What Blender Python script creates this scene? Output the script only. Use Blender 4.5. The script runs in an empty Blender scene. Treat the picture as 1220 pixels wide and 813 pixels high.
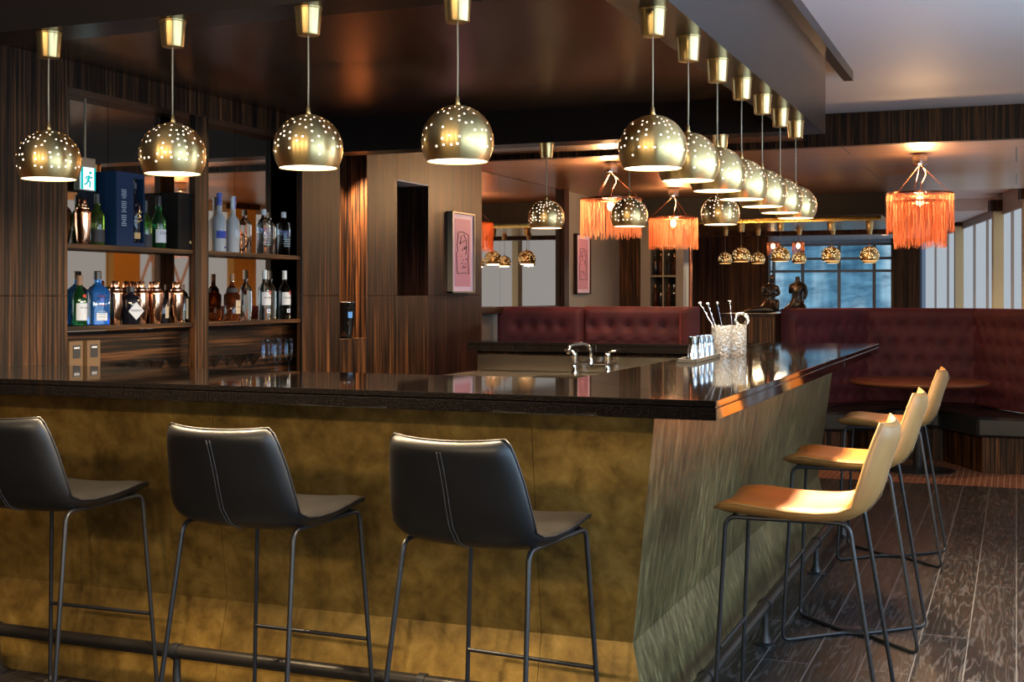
import bpy, bmesh, math, random
from mathutils import Vector, Matrix
random.seed(7)
SC = bpy.context.scene
COL = SC.collection
PI = math.pi

# ------------------------------------------------------------------ camera, world, exposure
SC.view_settings.view_transform = 'Standard'
SC.view_settings.look = 'None'
SC.view_settings.gamma = 1.0
SC.view_settings.use_curve_mapping = False
SC.view_settings.exposure = 0.36
SC.cycles.use_denoising = True
SC.cycles.max_bounces = 8
SC.cycles.diffuse_bounces = 3
SC.cycles.glossy_bounces = 5
SC.cycles.transmission_bounces = 6
SC.cycles.transparent_max_bounces = 8
SC.cycles.sample_clamp_indirect = 4.0
SC.cycles.caustics_reflective = False
SC.cycles.caustics_refractive = False

cd = bpy.data.cameras.new('camera')
cam = bpy.data.objects.new('camera', cd)
COL.objects.link(cam)
cam.location = (0, 0, 1.462)
cam.rotation_euler = (PI/2, 0, math.radians(21.73))
cd.sensor_width = 36
cd.lens = 36*1508/1220
cd.shift_y = -54.4/1220
cd.clip_start = 0.05
SC.camera = cam

W = bpy.data.worlds.new('world')
SC.world = W
W.use_nodes = True
W.node_tree.nodes['Background'].inputs[0].default_value = (0.35, 0.5, 0.75, 1)
W.node_tree.nodes['Background'].inputs[1].default_value = 0.25

WARM = (1.0, 0.74, 0.44)
DAY_EMIT = 6.0           # bare panes beside the camera
BLIND_EMIT = 0.40        # blinds further down the same glass wall
LAMP_W = 27.0
FRINGE_W = 80.0

def area_light(name, loc, rot, sx, sy, power, color, parent=None, spread=PI, shape='RECTANGLE'):
    l = bpy.data.lights.new(name, 'AREA')
    l.shape = shape
    l.size = sx
    if shape in ('RECTANGLE', 'ELLIPSE'):
        l.size_y = sy
    l.energy = power
    l.color = color
    l.spread = spread
    o = bpy.data.objects.new(name, l)
    COL.objects.link(o)
    o.location = loc
    o.rotation_euler = rot
    if parent:
        o.parent = parent
    return o

def spot_light(name, loc, rot, power, color, size=70, rad=0.03, blend=0.6, parent=None):
    l = bpy.data.lights.new(name, 'SPOT')
    l.energy = power; l.color = color
    l.spot_size = math.radians(size); l.spot_blend = blend
    l.shadow_soft_size = rad
    o = bpy.data.objects.new(name, l)
    COL.objects.link(o)
    o.location = loc; o.rotation_euler = rot
    if parent:
        o.parent = parent
    return o

# warm fill spots added behind the camera to brighten the bar front, no fixtures
for dx in (-3.6, -2.3, -1.0, 0.3):
    spot_light('fill_spot', (dx, -1.9, 2.70), (math.radians(72), 0, math.radians(4)), 115, (1.0, 0.76, 0.46), 75, 0.12, 0.7)

# ------------------------------------------------------------------ materials
class NT:
    def __init__(s, name):
        s.m = bpy.data.materials.new(name)
        s.m.use_nodes = True
        s.t = s.m.node_tree
        s.b = s.t.nodes['Principled BSDF']
        s.out = s.t.nodes['Material Output']
    def n(s, typ, **kw):
        nd = s.t.nodes.new(typ)
        for k, v in kw.items():
            setattr(nd, k, v)
        return nd
    def l(s, a, b):
        s.t.links.new(a, b)
    def set(s, **kw):
        for k, v in kw.items():
            nm = {'base': 'Base Color', 'rough': 'Roughness', 'metal': 'Metallic', 'spec': 'Specular IOR Level',
                  'coat': 'Coat Weight', 'coatr': 'Coat Roughness', 'emit': 'Emission Color', 'es': 'Emission Strength',
                  'trans': 'Transmission Weight', 'ior': 'IOR', 'aniso': 'Anisotropic', 'sheen': 'Sheen Weight',
                  'sheenr': 'Sheen Roughness', 'sheent': 'Sheen Tint', 'alpha': 'Alpha', 'anisor': 'Anisotropic Rotation'}[k]
            if isinstance(v, tuple) and len(v) == 3:
                v = (*v, 1)
            s.b.inputs[nm].default_value = v
        return s
    def coord(s, scale=(1, 1, 1), kind='Object', rot=(0, 0, 0)):
        tc = s.n('ShaderNodeTexCoord')
        mp = s.n('ShaderNodeMapping')
        mp.inputs['Scale'].default_value = scale
        mp.inputs['Rotation'].default_value = rot
        s.l(tc.outputs[kind], mp.inputs['Vector'])
        return mp.outputs['Vector']
    def noise(s, vec, scale=1.0, detail=4.0, rough=0.5, dist=0.0):
        nd = s.n('ShaderNodeTexNoise')
        nd.inputs['Scale'].default_value = scale
        nd.inputs['Detail'].default_value = detail
        nd.inputs['Roughness'].default_value = rough
        nd.inputs['Distortion'].default_value = dist
        s.l(vec, nd.inputs['Vector'])
        return nd.outputs['Fac']
    def ramp(s, fac, stops):
        r = s.n('ShaderNodeValToRGB')
        el = r.color_ramp.elements
        while len(el) < len(stops):
            el.new(0.5)
        for e, (p, c) in zip(el, stops):
            e.position = p
            e.color = (*c, 1) if len(c) == 3 else c
        s.l(fac, r.inputs['Fac'])
        return r.outputs['Color']
    def mix(s, a, b, fac, mode='MIX'):
        m = s.n('ShaderNodeMix', data_type='RGBA', blend_type=mode)
        for sock, v in ((m.inputs[0], fac), (m.inputs[6], a), (m.inputs[7], b)):
            if hasattr(v, 'default_value') or hasattr(v, 'is_output'):
                s.l(v, sock)
            else:
                sock.default_value = (*v, 1) if isinstance(v, tuple) and len(v) == 3 else v
        return m.outputs[2]
    def bump(s, fac, strength=0.2, dist=0.01):
        b = s.n('ShaderNodeBump')
        b.inputs['Strength'].default_value = strength
        b.inputs['Distance'].default_value = dist
        s.l(fac, b.inputs['Height'])
        s.l(b.outputs['Normal'], s.b.inputs['Normal'])
    def base(s, col):
        s.l(col, s.b.inputs['Base Color'])

def simple(name, base, rough=0.5, metal=0.0, **kw):
    return NT(name).set(base=base, rough=rough, metal=metal, **kw).m

def ebony(name, axis_scale=(1, 1, 0.02), dark=(0.004, 0.0025, 0.002), mid=(0.024, 0.010, 0.005), hi=(0.19, 0.075, 0.025), dens=70):
    s = NT(name)
    v = s.coord(tuple(dens*a for a in axis_scale))
    f1 = s.noise(v, 1.0, 3, 0.6)
    v2 = s.coord(tuple(dens*0.22*a for a in axis_scale))
    f2 = s.noise(v2, 1.0, 3, 0.5)
    c1 = s.ramp(f1, [(0.38, dark), (0.48, mid), (0.56, tuple(0.5*(a+b) for a, b in zip(mid, hi))), (0.68, hi)])
    c2 = s.ramp(f2, [(0.35, (0.25, 0.25, 0.25)), (0.65, (1, 1, 1))])
    s.base(s.mix(c1, c2, 1.0, 'MULTIPLY'))
    s.set(rough=0.45, spec=0.22)
    return s.m

M = {}
M['ebony'] = ebony('ebony_veneer')
M['ebony_h'] = ebony('ebony_veneer_horizontal', axis_scale=(0.02, 0.02, 1))
M['ebony_red'] = ebony('reddish_ebony_veneer', dark=(0.008, 0.003, 0.002), mid=(0.025, 0.009, 0.006), hi=(0.09, 0.03, 0.016), dens=90)
M['walnut'] = ebony('brown_walnut_veneer', dark=(0.05, 0.02, 0.008), mid=(0.12, 0.05, 0.02), hi=(0.22, 0.10, 0.04), dens=45)

# polished black stone
s = NT('black_granite')
v = s.coord((1, 1, 1))
f = s.noise(v, 180, 2)
s.base(s.ramp(f, [(0.45, (0.002, 0.0018, 0.0018)), (0.75, (0.010, 0.008, 0.0075))]))
s.set(rough=0.045, spec=0.5)
M['granite'] = s.m

# patinated brass cladding
def brass_clad(name, scale, rot, c0, c1, c2):
    s = NT(name)
    v = s.coord(scale, rot=rot)
    f1 = s.noise(v, 4.0, 6, 0.62, 0.25)
    vv = s.coord((1, 1, 1))
    f2 = s.noise(vv, 1.6, 3)
    col = s.ramp(f1, [(0.3, c0), (0.5, c1), (0.72, c2)])
    g = s.ramp(f2, [(0.3, (0.6, 0.6, 0.6)), (0.7, (1.1, 1.1, 1.1))])
    s.base(s.mix(col, g, 1.0, 'MULTIPLY'))
    r = s.n('ShaderNodeMapRange')
    r.inputs['To Min'].default_value = 0.33
    r.inputs['To Max'].default_value = 0.52
    s.l(f1, r.inputs['Value'])
    s.l(r.outputs['Result'], s.b.inputs['Roughness'])
    s.set(metal=0.45)
    s.bump(f1, 0.15, 0.004)
    return s.m
M['clad'] = brass_clad('patinated_brass', (3, 3, 3), (0, 0, 0), (0.15, 0.085, 0.018), (0.29, 0.17, 0.035), (0.45, 0.28, 0.07))
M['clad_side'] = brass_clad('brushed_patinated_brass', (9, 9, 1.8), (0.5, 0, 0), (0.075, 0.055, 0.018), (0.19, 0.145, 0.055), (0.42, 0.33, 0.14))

M['black_gap'] = simple('black_gap', (0.004, 0.004, 0.004), 0.8)
M['dark_lam'] = NT('dark_bronze_laminate').set(base=(0.026, 0.018, 0.015), rough=0.3, metal=0.45).m
M['lam_inner'] = NT('dark_gloss_ceiling_laminate').set(base=(0.30, 0.19, 0.13), rough=0.27, metal=0.95, aniso=0.6).m
M['white'] = simple('white_paint', (0.84, 0.78, 0.80), 0.65)
M['grey_wall'] = NT('grey_satin_panel').set(base=(0.25, 0.23, 0.21), rough=0.4, metal=0.3).m

# bronze metal ceiling panels
s = NT('bronze_ceiling_panels')
v = s.coord((1, 1, 1))
br = s.n('ShaderNodeTexBrick')
s.l(v, br.inputs['Vector'])
br.offset = 0.5
for k, val in (('Scale', 1.0), ('Mortar Size', 0.006), ('Brick Width', 2.4), ('Row Height', 1.12), ('Mortar Smooth', 0.0), ('Bias', 0.0)):
    br.inputs[k].default_value = val
br.inputs['Color1'].default_value = (0.50, 0.28, 0.17, 1)
br.inputs['Color2'].default_value = (0.44, 0.24, 0.15, 1)
br.inputs['Mortar'].default_value = (0.02, 0.012, 0.008, 1)
s.base(br.outputs['Color'])
s.set(metal=0.9, rough=0.3, aniso=0.5)
M['bronze_ceil'] = s.m

M['brass'] = NT('brushed_brass').set(base=(0.82, 0.59, 0.26), rough=0.33, metal=1.0, aniso=0.75, anisor=0.25).m
M['brass_flat'] = NT('polished_brass_trim').set(base=(0.62, 0.42, 0.12), rough=0.22, metal=1.0).m
M['cord'] = simple('pale_gold_cord', (0.42, 0.36, 0.25), 0.5)

def emission(name, col, strength, sampled=True):
    s = NT(name)
    e = s.n('ShaderNodeEmission')
    e.inputs[0].default_value = (*col, 1)
    e.inputs[1].default_value = strength
    s.l(e.outputs[0], s.out.inputs[0])
    if not sampled:
        s.m.cycles.emission_sampling = 'NONE'
    return s.m
M['opal'] = emission('lit_opal_glass', (1, 0.80, 0.58), 4.5, False)
M['opal_small'] = emission('lit_opal_glass_amber', (1, 0.66, 0.30), 3.0, False)

def leather(name, c, c2, rough=0.36, **kw):
    s = NT(name)
    v = s.coord((1, 1, 1))
    f = s.noise(v, 9, 3)
    g = s.noise(v, 420, 2)
    s.base(s.ramp(f, [(0.3, c), (0.7, c2)]))
    s.set(rough=rough, spec=0.5, **kw)
    s.bump(g, 0.08, 0.001)
    return s.m
M['leather_black'] = leather('black_leather', (0.006, 0.006, 0.007), (0.010, 0.010, 0.011), 0.40)
M['leather_tan'] = leather('tan_leather', (0.46, 0.135, 0.015), (0.56, 0.185, 0.026), 0.42)
M['leather_tan_back'] = leather('muted_tan_leather', (0.33, 0.155, 0.042), (0.40, 0.21, 0.062), 0.5)  # duller, less saturated tan for the outer shell and piping
M['leather_bench'] = leather('black_bench_leather', (0.010, 0.012, 0.014), (0.014, 0.017, 0.02), 0.4)
M['thread_black'] = simple('grey_stitching', (0.10, 0.10, 0.10), 0.7)
M['thread_tan'] = simple('pale_stitching', (0.40, 0.30, 0.20), 0.7)
M['steel_black'] = NT('black_powder_coated_steel').set(base=(0.012, 0.013, 0.016), rough=0.38, spec=0.6).m
M['rail'] = NT('dark_steel_rail').set(base=(0.05, 0.045, 0.04), rough=0.35, metal=0.7).m

s = NT('burgundy_velvet')
v = s.coord((1, 1, 1))
f = s.noise(v, 5, 4)
s.base(s.ramp(f, [(0.3, (0.042, 0.006, 0.014)), (0.7, (0.075, 0.011, 0.024))]))
s.set(rough=0.75, sheen=0.45, sheenr=0.35, sheent=(0.6, 0.12, 0.16))
M['velvet'] = s.m

# dark limed oak floor
s = NT('dark_limed_oak_floor')
tc = s.n('ShaderNodeTexCoord')
mp = s.n('ShaderNodeMapping')
mp.inputs['Rotation'].default_value = (0, 0, PI/2)
s.l(tc.outputs['Object'], mp.inputs['Vector'])
br = s.n('ShaderNodeTexBrick')
s.l(mp.outputs['Vector'], br.inputs['Vector'])
br.offset = 0.37
for k, val in (('Scale', 1.0), ('Mortar Size', 0.0022), ('Brick Width', 1.7), ('Row Height', 0.19), ('Mortar Smooth', 0.1)):
    br.inputs[k].default_value = val
br.inputs['Color1'].default_value = (0.008, 0.008, 0.0085, 1)
br.inputs['Color2'].default_value = (0.019, 0.0165, 0.0165, 1)
br.inputs['Mortar'].default_value = (0.20, 0.19, 0.18, 1)
gv = s.coord((14, 1.1, 1))
wv = s.n('ShaderNodeTexNoise')
wv.inputs['Scale'].default_value = 1.0; wv.inputs['Detail'].default_value = 3; wv.inputs['Distortion'].default_value = 0.35
addv = s.n('ShaderNodeVectorMath', operation='ADD')
s.l(gv, addv.inputs[0]); s.l(br.outputs['Color'], addv.inputs[1])
s.l(addv.outputs[0], wv.inputs['Vector'])
mm = s.n('ShaderNodeMath', operation='MULTIPLY'); mm.inputs[1].default_value = 60
s.l(wv.outputs['Fac'], mm.inputs[0])
sn = s.n('ShaderNodeMath', operation='SINE'); s.l(mm.outputs[0], sn.inputs[0])
grain = s.ramp(sn.outputs[0], [(0.55, (0, 0, 0)), (0.95, (0.055, 0.052, 0.052))])
s.base(s.mix(br.outputs['Color'], grain, 1.0, 'ADD'))
s.set(rough=0.42, spec=0.4)
M['floor'] = s.m

s = NT('terracotta_mosaic')
v = s.coord((1, 1, 1), rot=(0, 0, PI/2))
br = s.n('ShaderNodeTexBrick')
s.l(v, br.inputs['Vector'])
br.offset = 0.5
for k, val in (('Scale', 1.0), ('Mortar Size', 0.004), ('Brick Width', 0.10), ('Row Height', 0.045)):
    br.inputs[k].default_value = val
br.inputs['Color1'].default_value = (0.20, 0.075, 0.04, 1)
br.inputs['Color2'].default_value = (0.14, 0.052, 0.03, 1)
br.inputs['Mortar'].default_value = (0.34, 0.22, 0.16, 1)
s.base(br.outputs['Color'])
s.set(rough=0.5)
M['tile'] = s.m

M['steel'] = NT('brushed_stainless_steel').set(base=(0.36, 0.33, 0.29), rough=0.2, metal=1.0, aniso=0.5).m
M['chrome'] = NT('chrome').set(base=(0.62, 0.63, 0.65), rough=0.07, metal=1.0).m
M['copper'] = NT('polished_copper').set(base=(0.85, 0.42, 0.24), rough=0.12, metal=1.0).m
M['mirror'] = NT('bronze_tinted_mirror').set(base=(0.66, 0.52, 0.41), rough=0.015, metal=1.0).m
M['table_wood'] = NT('reddish_table_wood').set(base=(0.16, 0.055, 0.025), rough=0.3).m
M['bronze_stat'] = NT('dark_cast_bronze').set(base=(0.020, 0.014, 0.011), rough=0.3, metal=0.4, spec=0.6).m
M['tray'] = simple('black_rubber', (0.012, 0.012, 0.012), 0.5)
M['paper_white'] = simple('white_label_paper', (0.66, 0.68, 0.72), 0.6)
M['paper_cream'] = simple('cream_label_paper', (0.50, 0.40, 0.28), 0.6)
M['ink'] = simple('dark_ink', (0.02, 0.02, 0.025), 0.6)
M['ink_red'] = simple('red_ink', (0.5, 0.03, 0.02), 0.6)
M['ink_blue'] = simple('blue_ink', (0.03, 0.06, 0.40), 0.6)
M['ink_pale'] = simple('pale_print', (0.35, 0.45, 0.5), 0.6)
M['ink_gold'] = simple('gold_print', (0.55, 0.34, 0.12), 0.5)
M['box_blue'] = simple('navy_card', (0.003, 0.026, 0.080), 0.65, spec=0.2)
M['box_black'] = simple('black_card', (0.004, 0.004, 0.004), 0.65, spec=0.2)
M['box_brown'] = simple('brown_card', (0.16, 0.09, 0.04), 0.6)
M['cap_black'] = simple('black_cap', (0.01, 0.01, 0.012), 0.35)
M['cap_blue'] = simple('blue_cap', (0.02, 0.07, 0.42), 0.35)
M['cap_white'] = simple('white_cap', (0.6, 0.68, 0.75), 0.35)
M['cap_cork'] = simple('brown_cap', (0.25, 0.13, 0.07), 0.5)
def glass(name, col, rough=0.03, w=1.0):
    return NT(name).set(base=col, rough=rough, trans=w, ior=1.45).m
M['g_clear'] = glass('clear_glass', (0.92, 0.95, 0.96))
M['g_ice'] = glass('pale_blue_glass', (0.72, 0.88, 0.95))
M['g_blue'] = glass('blue_glass', (0.04, 0.28, 1.0), 0.03, 0.75)
M['g_green'] = glass('dark_green_glass', (0.04, 0.28, 0.07), 0.03, 0.9)
M['g_lime'] = glass('lime_green_glass', (0.30, 0.45, 0.06), 0.03, 0.9)
M['g_amber'] = glass('amber_spirit', (0.22, 0.055, 0.012), 0.03, 0.85)
M['g_dark'] = glass('near_black_glass', (0.012, 0.012, 0.02), 0.04, 0.3)
M['g_frost'] = NT('frosted_glass').set(base=(0.75, 0.8, 0.84), rough=0.45, trans=0.45).m
M['g_grey'] = glass('smoky_glass', (0.6, 0.55, 0.5))
s = NT('thin_clear_glassware')
lw = s.n('ShaderNodeLayerWeight'); lw.inputs[0].default_value = 0.25
tb_ = s.n('ShaderNodeBsdfTransparent'); tb_.inputs[0].default_value = (0.93, 0.96, 0.98, 1)
gl_ = s.n('ShaderNodeBsdfGlossy'); gl_.inputs[0].default_value = (0.8, 0.9, 1.0, 1); gl_.inputs[1].default_value = 0.06
mx = s.n('ShaderNodeMixShader'); s.l(lw.outputs['Facing'], mx.inputs[0]); s.l(tb_.outputs[0], mx.inputs[1]); s.l(gl_.outputs[0], mx.inputs[2]); s.l(mx.outputs[0], s.out.inputs[0])
M['g_thin'] = s.m
s = NT('cut_crystal')
v = s.coord((1, 1, 1))
vo = s.n('ShaderNodeTexVoronoi'); vo.inputs['Scale'].default_value = 75
s.l(v, vo.inputs['Vector'])
s.set(base=(0.9, 0.93, 0.96), rough=0.03, trans=0.9, ior=1.5)
s.bump(vo.outputs['Distance'], 0.9, 0.006)
M['crystal'] = s.m
s = NT('orange_silk_fringe')
tr = s.n('ShaderNodeBsdfTranslucent'); tr.inputs[0].default_value = (0.86, 0.46, 0.25, 1)
df = s.n('ShaderNodeBsdfDiffuse'); df.inputs[0].default_value = (0.80, 0.40, 0.24, 1)
mx = s.n('ShaderNodeMixShader'); mx.inputs[0].default_value = 0.45
s.l(tr.outputs[0], mx.inputs[1]); s.l(df.outputs[0], mx.inputs[2]); s.l(mx.outputs[0], s.out.inputs[0])
M['fringe'] = s.m
M['copper_dark'] = NT('dark_copper').set(base=(0.35, 0.13, 0.07), rough=0.25, metal=1.0).m
M['bulb'] = emission('lit_bulb', (1, 0.62, 0.28), 14, False)
M['blind'] = emission('daylit_white_blind', (0.80, 0.90, 1.0), BLIND_EMIT)
M['day'] = emission('bright_daylight', (0.50, 0.74, 1.0), DAY_EMIT)
M['gold_col'] = NT('pale_gold_column').set(base=(0.80, 0.66, 0.38), rough=0.4, metal=0.1).m
M['mullion'] = simple('grey_window_frame', (0.50, 0.45, 0.42), 0.5)
M['lattice'] = simple('pale_pink_lattice', (0.75, 0.60, 0.62), 0.5)
M['yellow'] = simple('ochre_wall_paint', (0.62, 0.34, 0.06), 0.6)
M['frame_grey'] = NT('brushed_grey_frame').set(base=(0.30, 0.27, 0.21), rough=0.4, metal=0.6).m
M['mount'] = simple('pale_lilac_mount', (0.74, 0.60, 0.84), 0.55)
M['pink'] = simple('pink_print_paper', (0.58, 0.27, 0.42), 0.55)
M['exit_green'] = emission('lit_exit_sign_panel', (0.0, 0.42, 0.45), 1.0)
M['exit_white'] = emission('lit_exit_sign_white', (0.75, 0.95, 1.0), 1.1)
M['screen_badge'] = simple('bright_blue_badge', (0.04, 0.25, 0.75), 0.4)
s = NT('street_view_daylight')
v = s.coord((0.8, 1, 0.12))
f = s.noise(v, 2.0, 3, 0.5)
v2 = s.coord((0.6, 1, 1.6))
f2 = s.noise(v2, 2.6, 5, 0.6)
e = s.n('ShaderNodeEmission')
c1 = s.ramp(f, [(0.36, (0.05, 0.15, 0.25)), (0.5, (0.13, 0.31, 0.46)), (0.62, (0.36, 0.54, 0.66))])
c2 = s.ramp(f2, [(0.35, (0.35, 0.4, 0.45)), (0.6, (1, 1, 1))])
s.l(s.mix(c1, c2, 1.0, 'MULTIPLY'), e.inputs[0])
e.inputs[1].default_value = 0.9
s.l(e.outputs[0], s.out.inputs[0])
M['street'] = s.m

# ------------------------------------------------------------------ mesh helpers
def link(name, bm, mat, parent=None, smooth=False, loc=None, rot=None, autosmooth=None):
    me = bpy.data.meshes.new(name)
    bm.normal_update()
    bm.to_mesh(me); bm.free()
    me.materials.append(mat)
    if smooth:
        for p in me.polygons:
            p.use_smooth = True
        if autosmooth:
            me.set_sharp_from_angle(angle=math.radians(autosmooth))
    o = bpy.data.objects.new(name, me)
    COL.objects.link(o)
    if parent:
        o.parent = parent
    if loc: o.location = loc
    if rot: o.rotation_euler = rot
    return o

def empty(name, loc=(0, 0, 0), rz=0, label=None, cat=None, group=None):
    o = bpy.data.objects.new(name, None)
    o.empty_display_size = 0.1
    COL.objects.link(o)
    o.location = loc
    o.rotation_euler = (0, 0, rz)
    return tag(o, label, cat, group)

def tag(o, label=None, cat=None, group=None, kind=None):
    if label: o['label'] = label
    if cat: o['category'] = cat
    if group: o['group'] = group
    if kind: o['kind'] = kind
    return o

def dup(root, loc, rz=None, label=None):
    def cp(o, parent):
        c = o.copy()
        COL.objects.link(c)
        if parent: c.parent = parent
        for ch in o.children:
            cp(ch, c)
        return c
    r = cp(root, None)
    r.location = loc
    if rz is not None: r.rotation_euler = (0, 0, rz)
    if label: r['label'] = label
    return r

def B():
    return bmesh.new()

def box(bm, x0, x1, y0, y1, z0, z1, bevel=0.0, seg=1):
    r = bmesh.ops.create_cube(bm, size=1)
    vs = r['verts']
    for v in vs:
        v.co = Vector(((x0+x1)/2 + v.co.x*(x1-x0), (y0+y1)/2 + v.co.y*(y1-y0), (z0+z1)/2 + v.co.z*(z1-z0)))
    if bevel > 0:
        es = list({e for v in vs for e in v.link_edges})
        bmesh.ops.bevel(bm, geom=es, offset=bevel, segments=seg, profile=0.5, affect='EDGES')
    return bm

def lathe(bm, prof, n=24, c=(0, 0, 0), cap=True, a0=0.0, a1=2*PI):
    full = abs(a1-a0-2*PI) < 1e-6
    rings = []
    m = n if full else n+1
    for r, z in prof:
        ring = []
        for i in range(m):
            a = a0 + (a1-a0)*i/n
            ring.append(bm.verts.new((c[0]+r*math.cos(a), c[1]+r*math.sin(a), c[2]+z)))
        rings.append(ring)
    for j in range(len(rings)-1):
        for i in range(n):
            k = (i+1) % m
            bm.faces.new((rings[j][i], rings[j][k], rings[j+1][k], rings[j+1][i]))
    if cap and full:
        if prof[0][0] > 1e-5: bm.faces.new(list(reversed(rings[0])))
        if prof[-1][0] > 1e-5: bm.faces.new(rings[-1])
    return bm

def smooth_path(pts, rad=0.03, n=5):
    """round the corners of a polyline"""
    P = [Vector(p) for p in pts]
    out = [P[0]]
    for i in range(1, len(P)-1):
        a, b, c = P[i-1], P[i], P[i+1]
        d1 = (a-b); d2 = (c-b)
        r = min(rad, d1.length*0.45, d2.length*0.45)
        p0 = b + d1.normalized()*r; p1 = b + d2.normalized()*r
        for k in range(n+1):
            t = k/n
            out.append((1-t)**2*p0 + 2*t*(1-t)*b + t*t*p1)
    out.append(P[-1])
    return out

def tube(bm, pts, r, n=8, closed=False, cap=True):
    P = [Vector(p) for p in pts]
    rs = r if isinstance(r, (list, tuple)) else [r]*len(P)
    rings = []
    N = len(P)
    prev = None
    for i in range(N):
        if closed:
            t = (P[(i+1) % N]-P[i-1]).normalized()
        else:
            t = (P[min(i+1, N-1)]-P[max(i-1, 0)]).normalized()
        if prev is None:
            up = Vector((0, 0, 1)) if abs(t.z) < 0.9 else Vector((1, 0, 0))
            u = t.cross(up).normalized()
        else:
            u = (prev - t*prev.dot(t)).normalized()
        prev = u
        w = t.cross(u)
        rings.append([bm.verts.new(P[i] + rs[i]*(math.cos(2*PI*k/n)*u + math.sin(2*PI*k/n)*w)) for k in range(n)])
    for i in range(N if closed else N-1):
        a, b = rings[i], rings[(i+1) % N]
        for k in range(n):
            bm.faces.new((a[k], a[(k+1) % n], b[(k+1) % n], b[k]))
    if cap and not closed:
        bm.faces.new(list(reversed(rings[0])))
        bm.faces.new(rings[-1])
    return bm

def prism(bm, poly, z0, z1, bevel=0.0):
    """vertical prism from a plan polygon (counter-clockwise)"""
    lo = [bm.verts.new((p[0], p[1], z0)) for p in poly]
    hi = [bm.verts.new((p[0], p[1], z1)) for p in poly]
    n = len(poly)
    fs = [bm.faces.new(list(reversed(lo))), bm.faces.new(hi)]
    for i in range(n):
        fs.append(bm.faces.new((lo[i], lo[(i+1) % n], hi[(i+1) % n], hi[i])))
    if bevel:
        es = list({e for f in fs for e in f.edges})
        bmesh.ops.bevel(bm, geom=es, offset=bevel, segments=1, affect='EDGES')
    return bm

def hexa(bm, a, b):
    """solid between two quads given as 4 points each"""
    va = [bm.verts.new(p) for p in a]; vb = [bm.verts.new(p) for p in b]
    bm.faces.new(list(reversed(va))); bm.faces.new(vb)
    for i in range(4):
        bm.faces.new((va[i], va[(i+1) % 4], vb[(i+1) % 4], vb[i]))
    bmesh.ops.recalc_face_normals(bm, faces=bm.faces)
    return bm

def text(name, body, size, mat, parent, loc, rot, extrude=0.0004, align='CENTER'):
    cu = bpy.data.curves.new(name, 'FONT')
    cu.body = body; cu.size = size; cu.extrude = extrude
    cu.align_x = align; cu.align_y = 'CENTER'
    cu.resolution_u = 2
    tmp = bpy.data.objects.new(name, cu)
    COL.objects.link(tmp)
    dg = bpy.context.evaluated_depsgraph_get()
    me = bpy.data.meshes.new_from_object(tmp.evaluated_get(dg))
    bpy.data.objects.remove(tmp)
    me.materials.clear(); me.materials.append(mat)
    o = bpy.data.objects.new(name, me)
    COL.objects.link(o)
    o.parent = parent
    o.location = loc; o.rotation_euler = rot
    return o

def struct(name, bm, mat, parent=None, **kw):
    o = link(name, bm, mat, parent, **kw)
    if parent is None: o['kind'] = 'structure'
    return o
FACE_X = (PI/2, 0, PI/2)       # text or card facing +x

# ------------------------------------------------------------------ the room
def facade_x(y): return -0.107 + (16.4-y)*0.1736

struct('floor', box(B(), -6, 5, -3.2, 10.32, -0.1, 0), M['floor'])
struct('floor_tile', box(B(), -6, 4, 10.32, 26.5, -0.1, 0.0), M['tile'])
bm = B()
box(bm, -6, 5, -3.2, 9.52, 2.80, 2.9)
struct('ceiling', bm, M['white'])
struct('ceiling_rear', box(B(), -6, 3, 14.0, 17.5, 2.72, 2.9), M['white'])
struct('ceiling_end', box(B(), -6, 3, 17.5, 26.5, 2.56, 2.9), M['white'])
struct('ceiling_bronze', box(B(), -4.6, 2.0, 9.60, 14.0, 2.56, 2.72), M['bronze_ceil'])
struct('trim_soffit', box(B(), -4.6, 2.0, 9.52, 9.60, 2.56, 2.80), M['ebony'])
struct('trim_bulkhead', box(B(), -4.5, -1.30, 14.0, 14.25, 2.33, 2.72), M['black_gap'])
struct('wall_back', box(B(), -6, 5, -3.3, -3.2, 0, 2.9), M['ebony'])

# wall on the left with the back bar: joined panels, upper and lower leaf
SEAM = 1.46
def leaf(bm, y0, y1, x0=-4.6, x1=-4.0, top=2.53):
    box(bm, x0, x1, y0, y1, 0, SEAM-0.0015, 0.002)
    box(bm, x0, x1, y0, y1, SEAM+0.0015, top, 0.002)
    box(bm, x0, x1-0.004, y0, y1, SEAM-0.002, SEAM+0.002)
bm = B(); leaf(bm, -3.2, 4.59); struct('wall_left', bm, M['ebony'])
bm = B(); leaf(bm, 6.62, 7.08, -4.04); box(bm, -4.6, -4.36, 6.62, 7.08, 0, 2.53); box(bm, -4.6, -4.04, 7.04, 7.08, 0, 2.53); leaf(bm, 7.44, 7.88)
box(bm, -4.6, -4.0, 7.08, 7.44, 0, 1.18)
box(bm, -4.6, -4.0, 7.08, 7.44, 2.42, 2.53)
box(bm, -4.6, -4.16, 7.08, 7.44, 1.18, 2.42)
struct('wall_left_niche', bm, M['ebony'])
bm = B(); leaf(bm, 8.38, 9.38); struct('wall_left_pillar', bm, M['ebony_red'])
bm = B()
box(bm, -4.6, -4.22, 7.88, 8.38, SEAM, 2.53)
box(bm, -4.6, -4.0, 7.88, 8.38, 0, SEAM, 0.002)
struct('wall_left_recess', bm, M['ebony'])
struct('trim_recess', box(B(), -4.22, -4.0, 7.88, 8.38, 2.27, 2.53), M['ebony'])
struct('trim_recess_lining', box(B(), -4.22, -4.002, 7.88, 8.38, 2.262, 2.27), M['white'])
struct('trim_header', box(B(), -4.3, -4.0, 4.59, 6.62, 2.41, 2.53), M['ebony'])
struct('wall_left_far', box(B(), -4.6, -4.4, 9.38, 14.5, 0, 2.56), M['grey_wall'])
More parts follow.
